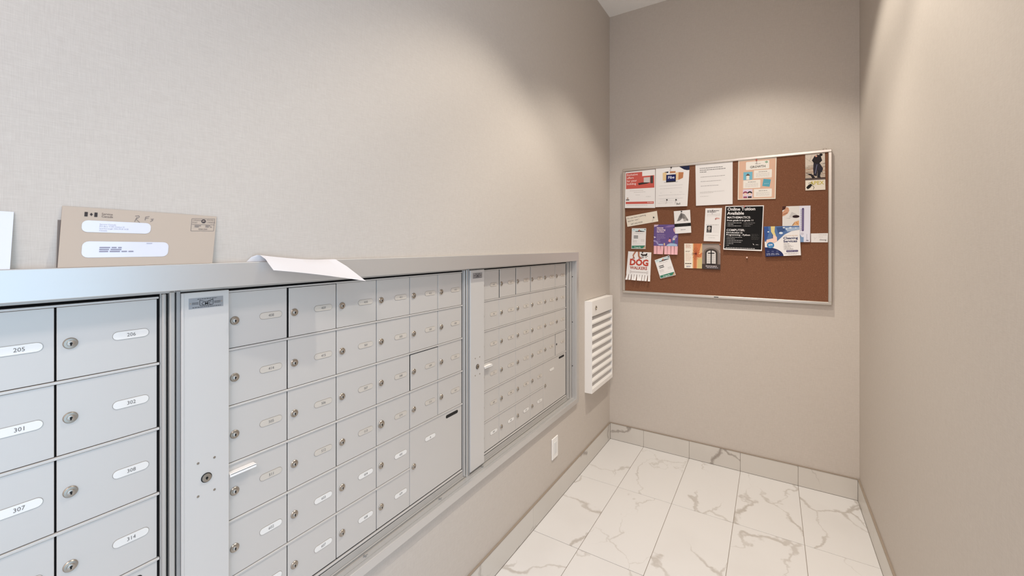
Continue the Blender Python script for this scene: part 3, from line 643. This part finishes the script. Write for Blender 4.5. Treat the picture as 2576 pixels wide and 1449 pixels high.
s = notice('flyer', [(0.6519, 1.6890), (0.7504, 1.6866), (0.7389, 1.4685), (0.6412, 1.4723)], PAPER, 'narrow white leaflet with a small dark portrait, left of the black poster', lift=lambda u, v: 0.003*v)
s.words(0.12, 0.84, 0.075, 0.0040, (84, 78, 78), 2, 0, 3).words(0.12, 0.66, 0.115, 0.0040, (84, 78, 78), 2, 0, 5)
for k in range(3): s.words(0.1, 0.9, 0.17+0.03*k, 0.0014, (214, 208, 206))
s.poly([(0.60, 0.32), (0.68, 0.28), (0.88, 0.295), (0.90, 0.325), (0.70, 0.335), (0.64, 0.365)], (216, 168, 160)).disc(0.66, 0.325, 0.0035, (146, 96, 96), 2).words(0.1, 0.86, 0.50, 0.002, (160, 154, 152))
s.rect(0.15, 0.53, 0.45, 0.735, (34, 32, 34)).disc(0.295, 0.61, 0.0095, (176, 166, 160), 2, ry=0.013).rect(0.19, 0.67, 0.38, 0.735, (110, 106, 106), 2)
for k in range(6): s.words(0.5, 0.9, 0.55+0.035*k, 0.0012, (220, 216, 214))
s.words(0.12, 0.86, 0.82, 0.0014, GR).words(0.28, 0.68, 0.89, 0.002, GR); s.done()

s = notice('poster', [(0.7696, 1.6980), (0.9829, 1.6920), (0.9724, 1.4082), (0.7582, 1.4165)], PAPER, 'black poster headed Online Tuition Available, pinned mid board', 'poster', lift=lambda u, v: 0.014*v*v)
s.rect(0.022, 0.02, 0.978, 0.972, (13, 12, 13)); WT = (232, 228, 228)
s.text('Online Tuition', 0.06, 0.105, 0.0268, WT, 0.028, 2, 'l', 0.98).text('Available', 0.06, 0.198, 0.0268, WT, 0.028, 2, 'l', 0.98).text('MATHEMATICS:', 0.06, 0.285, 0.0190, WT, 0.016, 2, 'l', 1.0).text('From grade 6 to grade 11', 0.06, 0.345, 0.0140, WT, 0.022, 2, 'l', 1.02)
for k in range(3): s.words(0.09, (0.45, 0.24, 0.44)[k], 0.385+0.035*k, 0.0028, (188, 184, 184)).words(0.54, (0.8, 0.74, 0.68)[k], 0.385+0.035*k, 0.0022, (150, 146, 146)).disc(0.065, 0.385+0.035*k, 0.0012, WT, 2, n=8).disc(0.515, 0.385+0.035*k, 0.0012, WT, 2, n=8)
s.text('COMPUTER:', 0.06, 0.572, 0.0190, WT, 0.016).text('Introduction to', 0.06, 0.622, 0.0140, WT, 0.022, 2, 'l', 1.05).text('Programming - Python', 0.06, 0.672, 0.0140, WT, 0.020, 2, 'l', 1.05)
for k, e in enumerate((0.48, 0.30, 0.50, 0.48, 0.26, 0.16)): s.words(0.09, e, 0.71+0.037*k, 0.0026, (182, 178, 178)).disc(0.065, 0.71+0.037*k, 0.0012, WT, 2, n=8)
for k in range(6): s.words(0.72, 0.93, 0.64+0.022*k, 0.0026, (66, 64, 62), 2, 0.05, k)
s.poly([(0.76, 0.835), (0.785, 0.855), (0.80, 0.872), (0.78, 0.872)], WT, 2).rect(0.82, 0.862, 0.92, 0.872, (110, 106, 106), 2).rect(0.86, 0.858, 0.88, 0.87, WT, 3).words(0.06, 0.82, 0.952, 0.0030, (206, 202, 202)); s.done()

def info_card(q, label, lay, lf):
    s = notice('flyer', q, PAPER, label, lay=lay, lift=lf)
    s.rect(0.03, 0.03, 0.97, 0.15, (214, 230, 232)); K = (44, 42, 44)
    s.poly([(0.24, 0.165), (0.30, 0.14), (0.40, 0.15), (0.52, 0.085), (0.60, 0.12), (0.72, 0.135), (0.90, 0.155), (0.90, 0.172), (0.24, 0.172)], K, 2).disc(0.53, 0.105, 0.006, (198, 136, 118), 3).words(0.08, 0.2, 0.06, 0.0022, (110, 120, 126)).disc(0.92, 0.06, 0.004, (90, 100, 108), 2)
    s.words(0.24, 0.8, 0.245, 0.0018, GR).rect(0.15, 0.365, 0.46, 0.40, K, 1).rect(0.15, 0.445, 0.46, 0.48, K, 1)
    for k in range(3): s.words(0.10, 0.38, 0.58+0.045*k, 0.0016, GR).words(0.66, 0.90, 0.55+0.045*k, 0.0016, GR)
    s.words(0.12, 0.84, 0.76, 0.0014, (220, 216, 214)); s.poly([(0.03, 0.85), (0.97, 0.83), (0.97, 0.975), (0.03, 0.975)], (62, 128, 104)).poly([(0.80, 0.975), (0.97, 0.84), (0.97, 0.975)], (196, 164, 128), 2).text('Dragonfly', 0.22, 0.945, 0.0115, (228, 236, 230), 0.01); s.done()
info_card([(0.1651, 1.5684), (0.2669, 1.5663), (0.2621, 1.4186), (0.1616, 1.4197)], 'upright small white card with a green footer, above the dog walkers flyer', 0, lambda u, v: 0.003*v)
info_card([(0.3249, 1.3403), (0.4230, 1.3761), (0.4663, 1.2411), (0.3651, 1.2119)], 'tilted small white card with a green footer, below the purple flyer', 0, lambda u, v: 0.005*v)

# flyers that end in tear-off tabs
def tabs(s, m, v0, n, bend, miss=()):
    for k in range(n):
        if k in miss: continue
        b0, sk = random.uniform(0.4, 1)*bend, random.uniform(-0.004, 0.004)
        s.surface('tear_off_tab', m, k/n+0.012, (k+1)/n-0.006, v0, 1.0, 1, 4, 0.0003, s.o, lambda u, v: Vector((sk*(v-v0)/(1-v0), -b0*((v-v0)/(1-v0))**2, 0)))
s = notice('flyer', [(0.3215, 1.5900), (0.4823, 1.5875), (0.4791, 1.3801), (0.3168, 1.3840)], ink((104, 84, 140)), 'purple House Cleaning Service flyer with pink tear-off tabs', lay=0, lift=lambda u, v: 0.004*v, v1=0.722)
PK = (232, 178, 184)
s.poly([(0, 0), (0.2, 0), (0.14, 0.05), (0, 0.08)], (206, 180, 200)).poly([(0.45, 0.09), (0.6, 0.03), (0.85, 0.02), (0.9, 0.06), (0.6, 0.1)], (140, 112, 168)).poly([(0.80, 0.14), (0.88, 0.10), (1, 0.12), (1, 0.30), (0.88, 0.29), (0.82, 0.22)], PK, 2)
for i, t in enumerate(('House', 'Cleaning', 'Service')): s.text(t, 0.12, 0.135+0.066*i, 0.0165, (240, 216, 222), 0.025, 2)
for k in range(9): s.words(0.13, 0.5 if k < 5 else 0.32, 0.315+0.036*k, 0.0016, (186, 168, 204), 2, 0.08, k)
s.rrect(0.20, 0.655, 0.40, 0.70, 0.003, (176, 190, 226), 2)
for r in (0.032, 0.026, 0.020): uv_arc(s, 0.98, 0.50, r, r-0.003, PI*0.55, PI*1.1, (214, 206, 230), 2)
for r in (0.03, 0.024): uv_arc(s, 0.02, 0.68, r, r-0.003, 0, PI*0.55, (188, 178, 218), 2)
s.poly([(0.0, 0.40), (0.10, 0.43), (0.02, 0.46)], (226, 214, 226), 2)
s.poly([(0.54, 0.70), (0.58, 0.66), (0.70, 0.625), (0.86, 0.63), (0.97, 0.66), (0.97, 0.722), (0.54, 0.722)], (164, 188, 214), 2).poly([(0.60, 0.56), (0.64, 0.48), (0.72, 0.50), (0.70, 0.60)], (232, 150, 150), 3).disc(0.67, 0.46, 0.005, (70, 58, 80), 3).poly([(0.78, 0.60), (0.80, 0.52), (0.88, 0.52), (0.86, 0.64)], (72, 108, 150), 3).disc(0.83, 0.49, 0.005, (232, 204, 170), 3).poly([(0.42, 0.70), (0.43, 0.62), (0.47, 0.62), (0.48, 0.70)], (226, 190, 150), 3)
tabs(s, ink(PK), 0.722, 7, 0.012); s.done()

s = notice('flyer', [(0.1386, 1.4016), (0.3025, 1.3943), (0.2950, 1.1900), (0.1220, 1.1960)], PAPER, 'white DOG WALKERS flyer with tear-off tabs, lower left of board', lay=0, lift=lambda u, v: 0.006*v, v1=0.80)
s.poly([(0.28, 0.0), (0.36, 0.0), (0.26, 0.14), (0.31, 0.235), (0.25, 0.24), (0.20, 0.135)], (176, 120, 96)).poly([(0.20, 0.225), (0.31, 0.22), (0.31, 0.245), (0.20, 0.245)], (150, 70, 60), 2).poly([(0.42, 0.0), (0.50, 0.0), (0.51, 0.14), (0.60, 0.21), (0.58, 0.235), (0.48, 0.21), (0.44, 0.15)], (176, 120, 96), 1).poly([(0.46, 0.235), (0.62, 0.20), (0.63, 0.225), (0.48, 0.255)], (150, 70, 60), 2)
DK = (44, 36, 34)
s.poly([(0.55, 0.075), (0.60, 0.06), (0.64, 0.085), (0.76, 0.075), (0.80, 0.04), (0.84, 0.045), (0.83, 0.085), (0.80, 0.125), (0.66, 0.13), (0.60, 0.125), (0.57, 0.10)], DK, 2).line([(0.64, 0.12), (0.62, 0.18), (0.66, 0.215)], 0.0035, DK, 2).line([(0.68, 0.12), (0.70, 0.17), (0.67, 0.2)], 0.003, DK, 2).line([(0.76, 0.12), (0.79, 0.17), (0.78, 0.205)], 0.0035, DK, 2).line([(0.79, 0.11), (0.86, 0.15)], 0.003, DK, 2)
s.text('DOG', 0.50, 0.475, 0.062, (190, 74, 60), 0.045, 2, 'c', 0.92).text('WALKERS', 0.50, 0.615, 0.029, (176, 98, 86), 0.035, 2, 'c', 0.92)
s.rect(0.18, 0.69, 0.86, 0.735, (214, 208, 206), 1)
for u in (0.17, 0.87):
    for v in (0.685, 0.74): s.disc(u, v, 0.006, (214, 208, 206), 1)
s.words(0.22, 0.82, 0.712, 0.002, (180, 172, 170))
tabs(s, PAPER, 0.80, 9, 0.014); s.done()

s = notice('flyer', [(0.5202, 1.4564), (0.6340, 1.4560), (0.6309, 1.2898), (0.5215, 1.2901)], CREAM, 'cream card with an orange flower photo on its right half', lay=0, lift=lambda u, v: 0.004*v)
s.rect(0.47, 0, 1, 1, (224, 180, 128)).rect(0.52, 0, 0.70, 1, (196, 118, 76), 2).poly([(0.70, 0), (0.95, 0), (0.80, 0.45), (1, 0.35), (0.95, 0.55), (0.70, 0.55)], (206, 120, 78), 2).poly([(0.78, 0.62), (1, 0.6), (1, 1), (0.75, 1)], (206, 188, 132), 2)
for a in range(14): an = a*2*PI/14+0.2; s.line([(0.655, 0.41), (0.655+0.22*math.cos(an), 0.41+0.26*math.sin(an))], 0.0018, (150, 66, 44), 4)
s.disc(0.655, 0.41, 0.006, (110, 42, 30), 5).line([(0.42, 0.42), (0.64, 0.41)], 0.0025, (80, 50, 40), 5)
for k in range(4): s.words(0.08, 0.4, 0.05+0.04*k, 0.002, (206, 130, 110), 2, 0.08, k)
for v in (0.30, 0.335): s.words(0.07, 0.32, v, 0.002, (150, 130, 118))
for k in range(7): s.words(0.07, 0.42, 0.41+0.045*k, 0.0018, (222, 176, 160), 2, 0.1, k)
s.words(0.05, 0.42, 0.81, 0.0050, (70, 52, 44)).words(0.12, 0.36, 0.91, 0.003, (120, 120, 150)).words(0.12, 0.34, 0.945, 0.003, (120, 120, 150)); s.done()

s = notice('flyer', [(0.6325, 1.4555), (0.7412, 1.4537), (0.7412, 1.2865), (0.6321, 1.2879)], ink((158, 144, 136)), 'grey photo card of an arched church window with a black cross', lay=1, lift=lambda u, v: 0.004*v)
def arch(r, v0, vb, rgb, k): s.poly([(0.5-r/s.w, vb)]+[(0.5+r*math.cos(PI-PI*i/12)/s.w, v0-r*math.sin(PI*i/12)*0.7/s.h) for i in range(13)]+[(0.5+r/s.w, vb)], rgb, k)
s.rect(0, 0, 1, 0.05, (120, 108, 100)).rect(0, 0.36, 0.16, 0.84, (134, 120, 116)).rect(0.84, 0.36, 1, 0.84, (134, 120, 116))
arch(0.046, 0.34, 0.86, (126, 112, 104), 2); arch(0.037, 0.36, 0.84, (66, 58, 54), 3); arch(0.027, 0.38, 0.78, (214, 208, 204), 4)
for u in (0.37, 0.44, 0.58, 0.65): s.line([(u, 0.3), (u, 0.78)], 0.0008, (150, 144, 140), 5)
for v in (0.46, 0.54, 0.62, 0.70): s.line([(0.28, v), (0.72, v)], 0.0008, (150, 144, 140), 5)
s.rect(0.47, 0.26, 0.53, 0.80, (24, 22, 22), 6).rect(0.32, 0.355, 0.68, 0.39, (24, 22, 22), 6).rect(0, 0.80, 1, 1, (70, 60, 58), 5).words(0.2, 0.82, 0.88, 0.005, (206, 198, 200), 7).words(0.26, 0.88, 0.935, 0.004, (180, 176, 184), 7).rect(0.3, 0.80, 0.7, 0.835, (40, 34, 34), 6); s.done()

s = notice('flyer', [(1.0790, 1.6800), (1.2183, 1.6784), (1.2160, 1.4627), (1.0790, 1.4617)], PAPER, 'white and lilac card with laundry photos, partly behind the blue card', lay=0, lift=lambda u, v: 0.005*v)
s.rect(0.0, 0.0, 0.615, 1.0, (226, 222, 218)).poly([(0, 0), (0.14, 0), (0.10, 0.08), (0, 0.11)], (70, 36, 30), 2).poly([(0.14, 0.02), (0.22, 0.04), (0.25, 0.12), (0.20, 0.20), (0.10, 0.25), (0, 0.28), (0, 0.16), (0.08, 0.10)], (206, 154, 124), 2).line([(0.02, 0.23), (0.18, 0.18)], 0.003, (140, 84, 62), 3)
s.poly([(0.24, 0.30), (0.34, 0.16), (0.50, 0.22), (0.60, 0.30), (0.40, 0.34)], (202, 198, 196), 2).disc(0.49, 0.29, 0.0175, (48, 30, 34), 3, ry=0.0085).poly([(0.1, 0.33), (0.3, 0.325), (0.28, 0.345)], (186, 180, 176), 2).poly([(0.34, 0.55), (0.44, 0.44), (0.60, 0.40), (0.60, 0.54), (0.46, 0.53)], (222, 172, 124), 2).line([(0.36, 0.54), (0.44, 0.46)], 0.002, (90, 60, 48), 3).line([(0.5, 0.45), (0.56, 0.50)], 0.003, (190, 120, 70), 3)
s.rect(0.615, 0.0, 1.0, 1.0, (228, 226, 238), 1).rrect(0.70, 0.06, 0.775, 0.70, 0.005, (84, 70, 112), 3).rrect(0.728, 0.10, 0.748, 0.66, 0.001, (140, 128, 168), 4)
for k in range(12): s.rect(0.66, 0.10+0.05*k, 0.678, 0.135+0.05*k, (120, 112, 140), 3)
s.poly([(0.62, 0.76), (0.70, 0.86), (0.77, 0.86), (0.77, 1.0), (0.62, 1.0)], (124, 152, 190), 3).disc(0.72, 0.77, 0.008, (206, 202, 216), 3).line([(0.88, 0.78), (0.88, 0.95)], 0.0014, (150, 150, 172), 3).words(0.86, 0.96, 0.955, 0.0045, (110, 104, 120), 3); s.done()

s = notice('flyer', [(0.9829, 1.5601), (1.1636, 1.5597), (1.1713, 1.3847), (0.9908, 1.3734)], PAPER, 'blue and white Cleaning Services card with a round price badge', lay=2, lift=lambda u, v: 0.005*v+0.003*u)
BL, NV = (86, 116, 164), (38, 46, 92)
s.poly([(0, 0), (1, 0), (1, 0.13), (0.78, 0.17), (0.58, 0.28), (0.36, 0.50), (0.28, 0.52), (0, 0.50)], BL)
s.poly([(0.0, 0.02), (0.12, 0.0), (0.14, 0.18), (0.06, 0.46), (0, 0.46)], (54, 84, 146), 2).poly([(0.20, 0), (0.32, 0), (0.30, 0.18), (0.34, 0.34), (0.26, 0.30), (0.20, 0.18)], (226, 206, 140), 3).poly([(0.06, 0.44), (0.24, 0.40), (0.26, 0.28), (0.36, 0.36), (0.36, 0.50), (0.28, 0.54), (0.04, 0.55)], (238, 204, 190), 4).poly([(0.36, 0.04), (0.58, 0.02), (0.60, 0.16), (0.40, 0.24)], (60, 84, 130), 2).poly([(0.60, 0.05), (1, 0.04), (1, 0.13), (0.66, 0.19)], (164, 182, 206), 2)
for u, v, r in ((0.12, 0.18, 0.005), (0.48, 0.23, 0.010), (0.57, 0.05, 0.006), (0.75, 0.06, 0.007), (0.64, 0.10, 0.005), (0.9, 0.07, 0.004)): s.disc(u, v, r, (222, 230, 238), 4, ry=r*0.7, n=12)
s.poly([(0.22, 0.2), (0.25, 0.4), (0.235, 0.4)], (60, 40, 36), 5)
pts = [(0.0, 1.0), (0.0, 0.70)]+[(0.0+0.52*math.sin(a*PI/20), 1.0-0.31*math.cos(a*PI/20)) for a in range(0, 11)]
s.poly(pts, NV, 4).disc(0.165, 0.625, 0.0190, (48, 120, 176), 6).text('$35', 0.165, 0.640, 0.0150, (240, 240, 244), 0.03, 8, 'c').words(0.10, 0.23, 0.685, 0.0022, (190, 220, 234), 8)
for u in (0.09, 0.22, 0.35): s.disc(u, 0.835, 0.0055, (120, 126, 164), 6, n=10, ry=0.004).disc(u, 0.835, 0.0038, NV, 7, n=10, ry=0.0026).words(u-0.05, u+0.05, 0.905, 0.0026, (190, 194, 216), 7).words(u-0.055, u+0.055, 0.945, 0.0026, (190, 194, 216), 7)
s.text('THE MOST RELIABLE', 0.58, 0.335, 0.0066, (206, 160, 108), 0.0, 6, 'l', 1.1).text('Cleaning', 0.535, 0.440, 0.0200, NV, 0.022, 6, 'l', 1.05).text('Services', 0.535, 0.545, 0.0200, NV, 0.022, 6, 'l', 1.05).words(0.54, 0.72, 0.595, 0.0018, DG, 6)
for k in range(5): s.words(0.555, 0.82, 0.645+0.036*k, 0.0018, (150, 146, 150), 6, 0.1, k).disc(0.54, 0.645+0.036*k, 0.001, NV, 6, n=6)
s.rrect(0.60, 0.815, 0.93, 0.875, 0.005, (70, 58, 104), 6).text('CONTACT US >>', 0.765, 0.858, 0.0070, (226, 222, 236), 0.008, 8, 'c').words(0.56, 0.93, 0.925, 0.0016, (150, 146, 150), 6).words(0.66, 0.9, 0.955, 0.0012, (206, 170, 140), 6); s.done()

s = notice('business_card', [(1.2198, 1.5134), (1.3005, 1.5138), (1.2995, 1.4606), (1.2202, 1.4610)], PAPER, 'white business card tucked by the right frame of the board', 'card', lift=lambda u, v: 0.001)
s.line([(0.19, 0.40), (0.24, 0.58), (0.30, 0.52), (0.35, 0.42)], 0.0007, (190, 184, 182)).line([(0.24, 0.58), (0.22, 0.74)], 0.0007, (190, 184, 182)).text('Omng', 0.52, 0.80, 0.0125, (92, 86, 86), 0.008).words(0.46, 0.92, 0.17, 0.0014, GR).words(0.46, 0.72, 0.40, 0.0014, GR); s.done()

# push pins: each one a head on a neck with a needle, run into the cork
def pin(x, z, y, rgb, label, r=0.0042, group=None):
    t = empty('push_pin', (x, y, z), label, 'push pin', 'push pins in the cork board')
    m = mat('pin_%d_%d_%d' % rgb, rgb, 0.3)
    B().turn([(r, 0.0), (r, -0.0015), (r*0.6, -0.004), (r*0.55, -0.008), (r*0.9, -0.0095), (r*0.95, -0.0115), (r*0.6, -0.0125)], (0, 0, 0), 'y', 16, 0, True).obj('head', m, t, smooth=True)
    B().turn([(0.0006, 0.0), (0.0006, 0.006)], (0, 0, 0), 'y', 8).obj('needle', LOCKM, t)
yp_ = YK-0.004
pin(0.8911, 1.3664, YK-0.001, (226, 190, 176), 'lone pale push pin in bare cork below the black poster', 0.0050)
pin(0.4371, 1.9790, yp_-0.001, (36, 34, 36), 'black push pin at the top of the laptop flyer')
pin(0.4109, 1.7588, yp_-0.008, (30, 28, 30), 'left black push pin low on the laptop flyer')
pin(0.4708, 1.7553, yp_-0.010, (30, 28, 30), 'right black push pin low on the laptop flyer')
pin(0.3199, 1.6410, yp_, (32, 30, 32), 'black push pin in the handwritten parking note')
pin(0.5041, 1.6748, yp_-0.003, (32, 30, 32), 'black push pin at the top of the mountain card')
pin(0.2426, 1.3939, yp_, (36, 32, 32), 'black push pin at the top of the dog walkers flyer')
pin(0.8779, 1.6880, yp_, (206, 84, 76), 'red push pin at the top of the black poster', 0.0036)
pin(0.9431, 1.9755, yp_, (206, 84, 76), 'red push pin at the top of the peach GROWTH flyer', 0.0040)
pin(0.7399, 1.4490, yp_-0.003, (214, 112, 64), 'orange push pin in the corner of the church window card', 0.0040)
pin(0.6954, 1.6768, yp_, (214, 212, 214), 'clear push pin at the top of the narrow leaflet', 0.0036)

# ------------------------------------------------------------------ mail left on the ledge of the surround
LZ = 1.4018
def leaning(name, ya, yb, yta, ytb, zta, ztb, xb, xt, paper, label):
    """envelope standing on the ledge at (ya..yb) and leaning on the wall"""
    n = Vector((1, 0, (xb-xt)/0.1))
    return Sheet(name, [(xt, yta, zta), (xt, ytb, ztb), (xb, yb, LZ), (xb, ya, LZ)], n, paper, label, 'envelope', lambda u, v: 0.0008*math.sin(PI*u), nu=8, nv=4, thick=0.0012, group='envelopes on the mailbox ledge')
e = leaning('envelope', 0.1895, 0.4150, 0.1922, 0.4200, 1.4830, 1.4800, -0.0015, -0.0072, KRAFTD, 'dark brown envelope hidden behind the light brown one'); e.done()
e = leaning('envelope', 0.1900, 0.4187, 0.1974, 0.4310, 1.5071, 1.5028, 0.0035, -0.0060, KRAFT, 'light brown window envelope leaning on the wall above the mailboxes')
FB = (62, 56, 56)
for u in (0.118, 0.172): e.rect(u, 0.075, u+0.017, 0.150, FB)
e.poly([(0.146, 0.112), (0.151, 0.098), (0.155, 0.082), (0.159, 0.098), (0.164, 0.112), (0.158, 0.128), (0.1555, 0.144), (0.1525, 0.128)], FB)
e.text('Service', 0.212, 0.108, 0.0052, (112, 100, 96), 0.004).text('Canada', 0.212, 0.152, 0.0052, (112, 100, 96), 0.004)
e.rrect(0.108, 0.215, 0.520, 0.415, 0.008, FILM).rrect(0.118, 0.570, 0.652, 0.845, 0.009, FILM)
for i, t in enumerate(('Service Canada', 'PO Box 5100 Station D', 'Scarborough ON M1R 5C8', 'Canada')): e.text(t, 0.205, 0.285+0.036*i, 0.0036, (176, 174, 190), 0.0, 3)
for i in range(3): e.words(0.215, (0.345, 0.36, 0.42)[i], 0.675+0.034*i, 0.0022, (150, 148, 164), 3)
e.words(0.50, 0.545, 0.595, 0.0014, (180, 178, 190), 3)
e.line([(0.425, 0.115), (0.412, 0.200)], 0.0009, (136, 124, 120)).line([(0.412, 0.095), (0.436, 0.085), (0.440, 0.11), (0.418, 0.145), (0.446, 0.215)], 0.0009, (136, 124, 120)).line([(0.505, 0.085), (0.480, 0.10), (0.478, 0.165)], 0.0009, (136, 124, 120)).line([(0.478, 0.125), (0.500, 0.120)], 0.0009, (136, 124, 120)).line([(0.535, 0.13), (0.515, 0.135), (0.530, 0.155), (0.512, 0.185)], 0.0009, (136, 124, 120))
SB = (132, 122, 118)
q = [(0.805, 0.075), (0.985, 0.050), (0.985, 0.315), (0.805, 0.330)]
e.line(q+[q[0]], 0.0006, SB).line([(0.805, 0.195), (0.985, 0.180)], 0.0006, SB)
e.text('CANADA', 0.811, 0.118, 0.0040, SB, 0, 2, 'l', 0.95, 0.03).text('POST', 0.811, 0.168, 0.0040, SB, 0, 2, 'l', 0.95, 0.03).text('POSTES', 0.923, 0.102, 0.0040, SB, 0, 2, 'l', 0.95, 0.03).text('CANADA', 0.923, 0.150, 0.0040, SB, 0, 2, 'l', 0.95, 0.03)
e.disc(0.897, 0.118, 0.0043, (80, 72, 72), 2).poly([(0.885, 0.13), (0.892, 0.105), (0.910, 0.115), (0.898, 0.12)], (200, 180, 162), 3)
for i in range(2): e.words(0.83, 0.88, 0.215+0.026*i, 0.0014, SB).words(0.915, 0.968, 0.207+0.026*i, 0.0014, SB)
e.text('SD81264', 0.862, 0.302, 0.0044, SB, 0.004, 2, 'l', 1.0, 0.03); e.done()
e = leaning('envelope', -0.096, 0.1382, -0.093, 0.1436, 1.4990, 1.4932, 0.0035, -0.0060, mat('white_envelope', (226, 226, 232), 0.55), 'white envelope leaning on the wall at the left edge of the photo')
q = [(0.775, 0.08), (0.930, 0.10), (0.925, 0.35), (0.770, 0.33)]
e.line(q+[q[0]], 0.0006, (150, 150, 158)).line([(0.772, 0.14), (0.929, 0.16)], 0.0006, (150, 150, 158)).text('POSTES', 0.83, 0.135, 0.0062, (140, 140, 148), 0, 2, 'l', 0.95, -0.03).text('CANADA', 0.83, 0.185, 0.0062, (140, 140, 148), 0, 2, 'l', 0.95, -0.03).words(0.85, 0.90, 0.25, 0.0022, (130, 130, 138)); e.done()

# folded white letter lying over the ledge, its flap hanging out in front of the doors
PL = [(-0.005, 0.4915, LZ+0.0003), (-0.003, 0.5009, 1.4126), (0.000, 0.5117, 1.4171), (0.006, 0.5167, 1.4166), (0.018, 0.5223, 1.4078), (0.030, 0.5232, 1.3968), (0.044, 0.5267, 1.3823)]
PM = [(-0.005, 0.600, LZ+0.0003), (-0.003, 0.612, 1.4038), (0.001, 0.622, 1.4045), (0.008, 0.6314, 1.4036), (0.028, 0.6323, 1.3888), (0.042, 0.6320, 1.3780), (0.060, 0.6301, 1.3667)]
PR = [(-0.005, 0.700, LZ+0.0003), (-0.002, 0.706, LZ+0.0005), (0.003, 0.709, LZ+0.0007), (0.0105, 0.7115, LZ+0.0003), (0.030, 0.7329, 1.3827), (0.050, 0.7512, 1.3604), (0.068, 0.7660, 1.3415)]
prof = PL
nu = 22; vs = []; fs = []
def paper_pt(u, k):
    a, m_, c_ = 2*(u-0.5)*(u-1), 4*u*(1-u), 2*u*(u-0.5)
    p = tuple(a*PL[k][i]+m_*PM[k][i]+c_*PR[k][i] for i in range(3))
    return (p[0], p[1], max(p[2], LZ+0.0003) if p[0] < XF+0.001 else p[2])
for lay in (0, 1):
    for k in range(len(prof)):
        for i in range(nu+1):
            p = paper_pt(i/nu, k); vs.append((p[0], p[1], p[2]+0.0005*(1-lay)))
N = len(prof)*(nu+1)
for k in range(len(prof)-1):
    for i in range(nu):
        a = k*(nu+1)+i; q = [a, a+1, a+nu+2, a+nu+1]; fs.append(q); fs.append([N+j for j in q[::-1]])
ed = [(0, i) for i in range(nu)]+[(k, nu) for k in range(len(prof)-1)]+[(len(prof)-1, i) for i in range(nu, 0, -1)]+[(k, 0) for k in range(len(prof)-1, 0, -1)]
for j in range(len(ed)):
    a, c_ = ed[j], ed[(j+1) % len(ed)]; ia, ic = a[0]*(nu+1)+a[1], c_[0]*(nu+1)+c_[1]; fs.append([ia, ic, N+ic, N+ia])
o = B().add([(v[0]-0.02, v[1]-0.57, v[2]-LZ) for v in vs], fs).obj('folded_letter', mat('letter_paper', (224, 220, 221), 0.6), None, (0.02, 0.57, LZ), smooth=True)
tag(o, 'white folded letter draped over the edge of the mailbox ledge', 'letter')
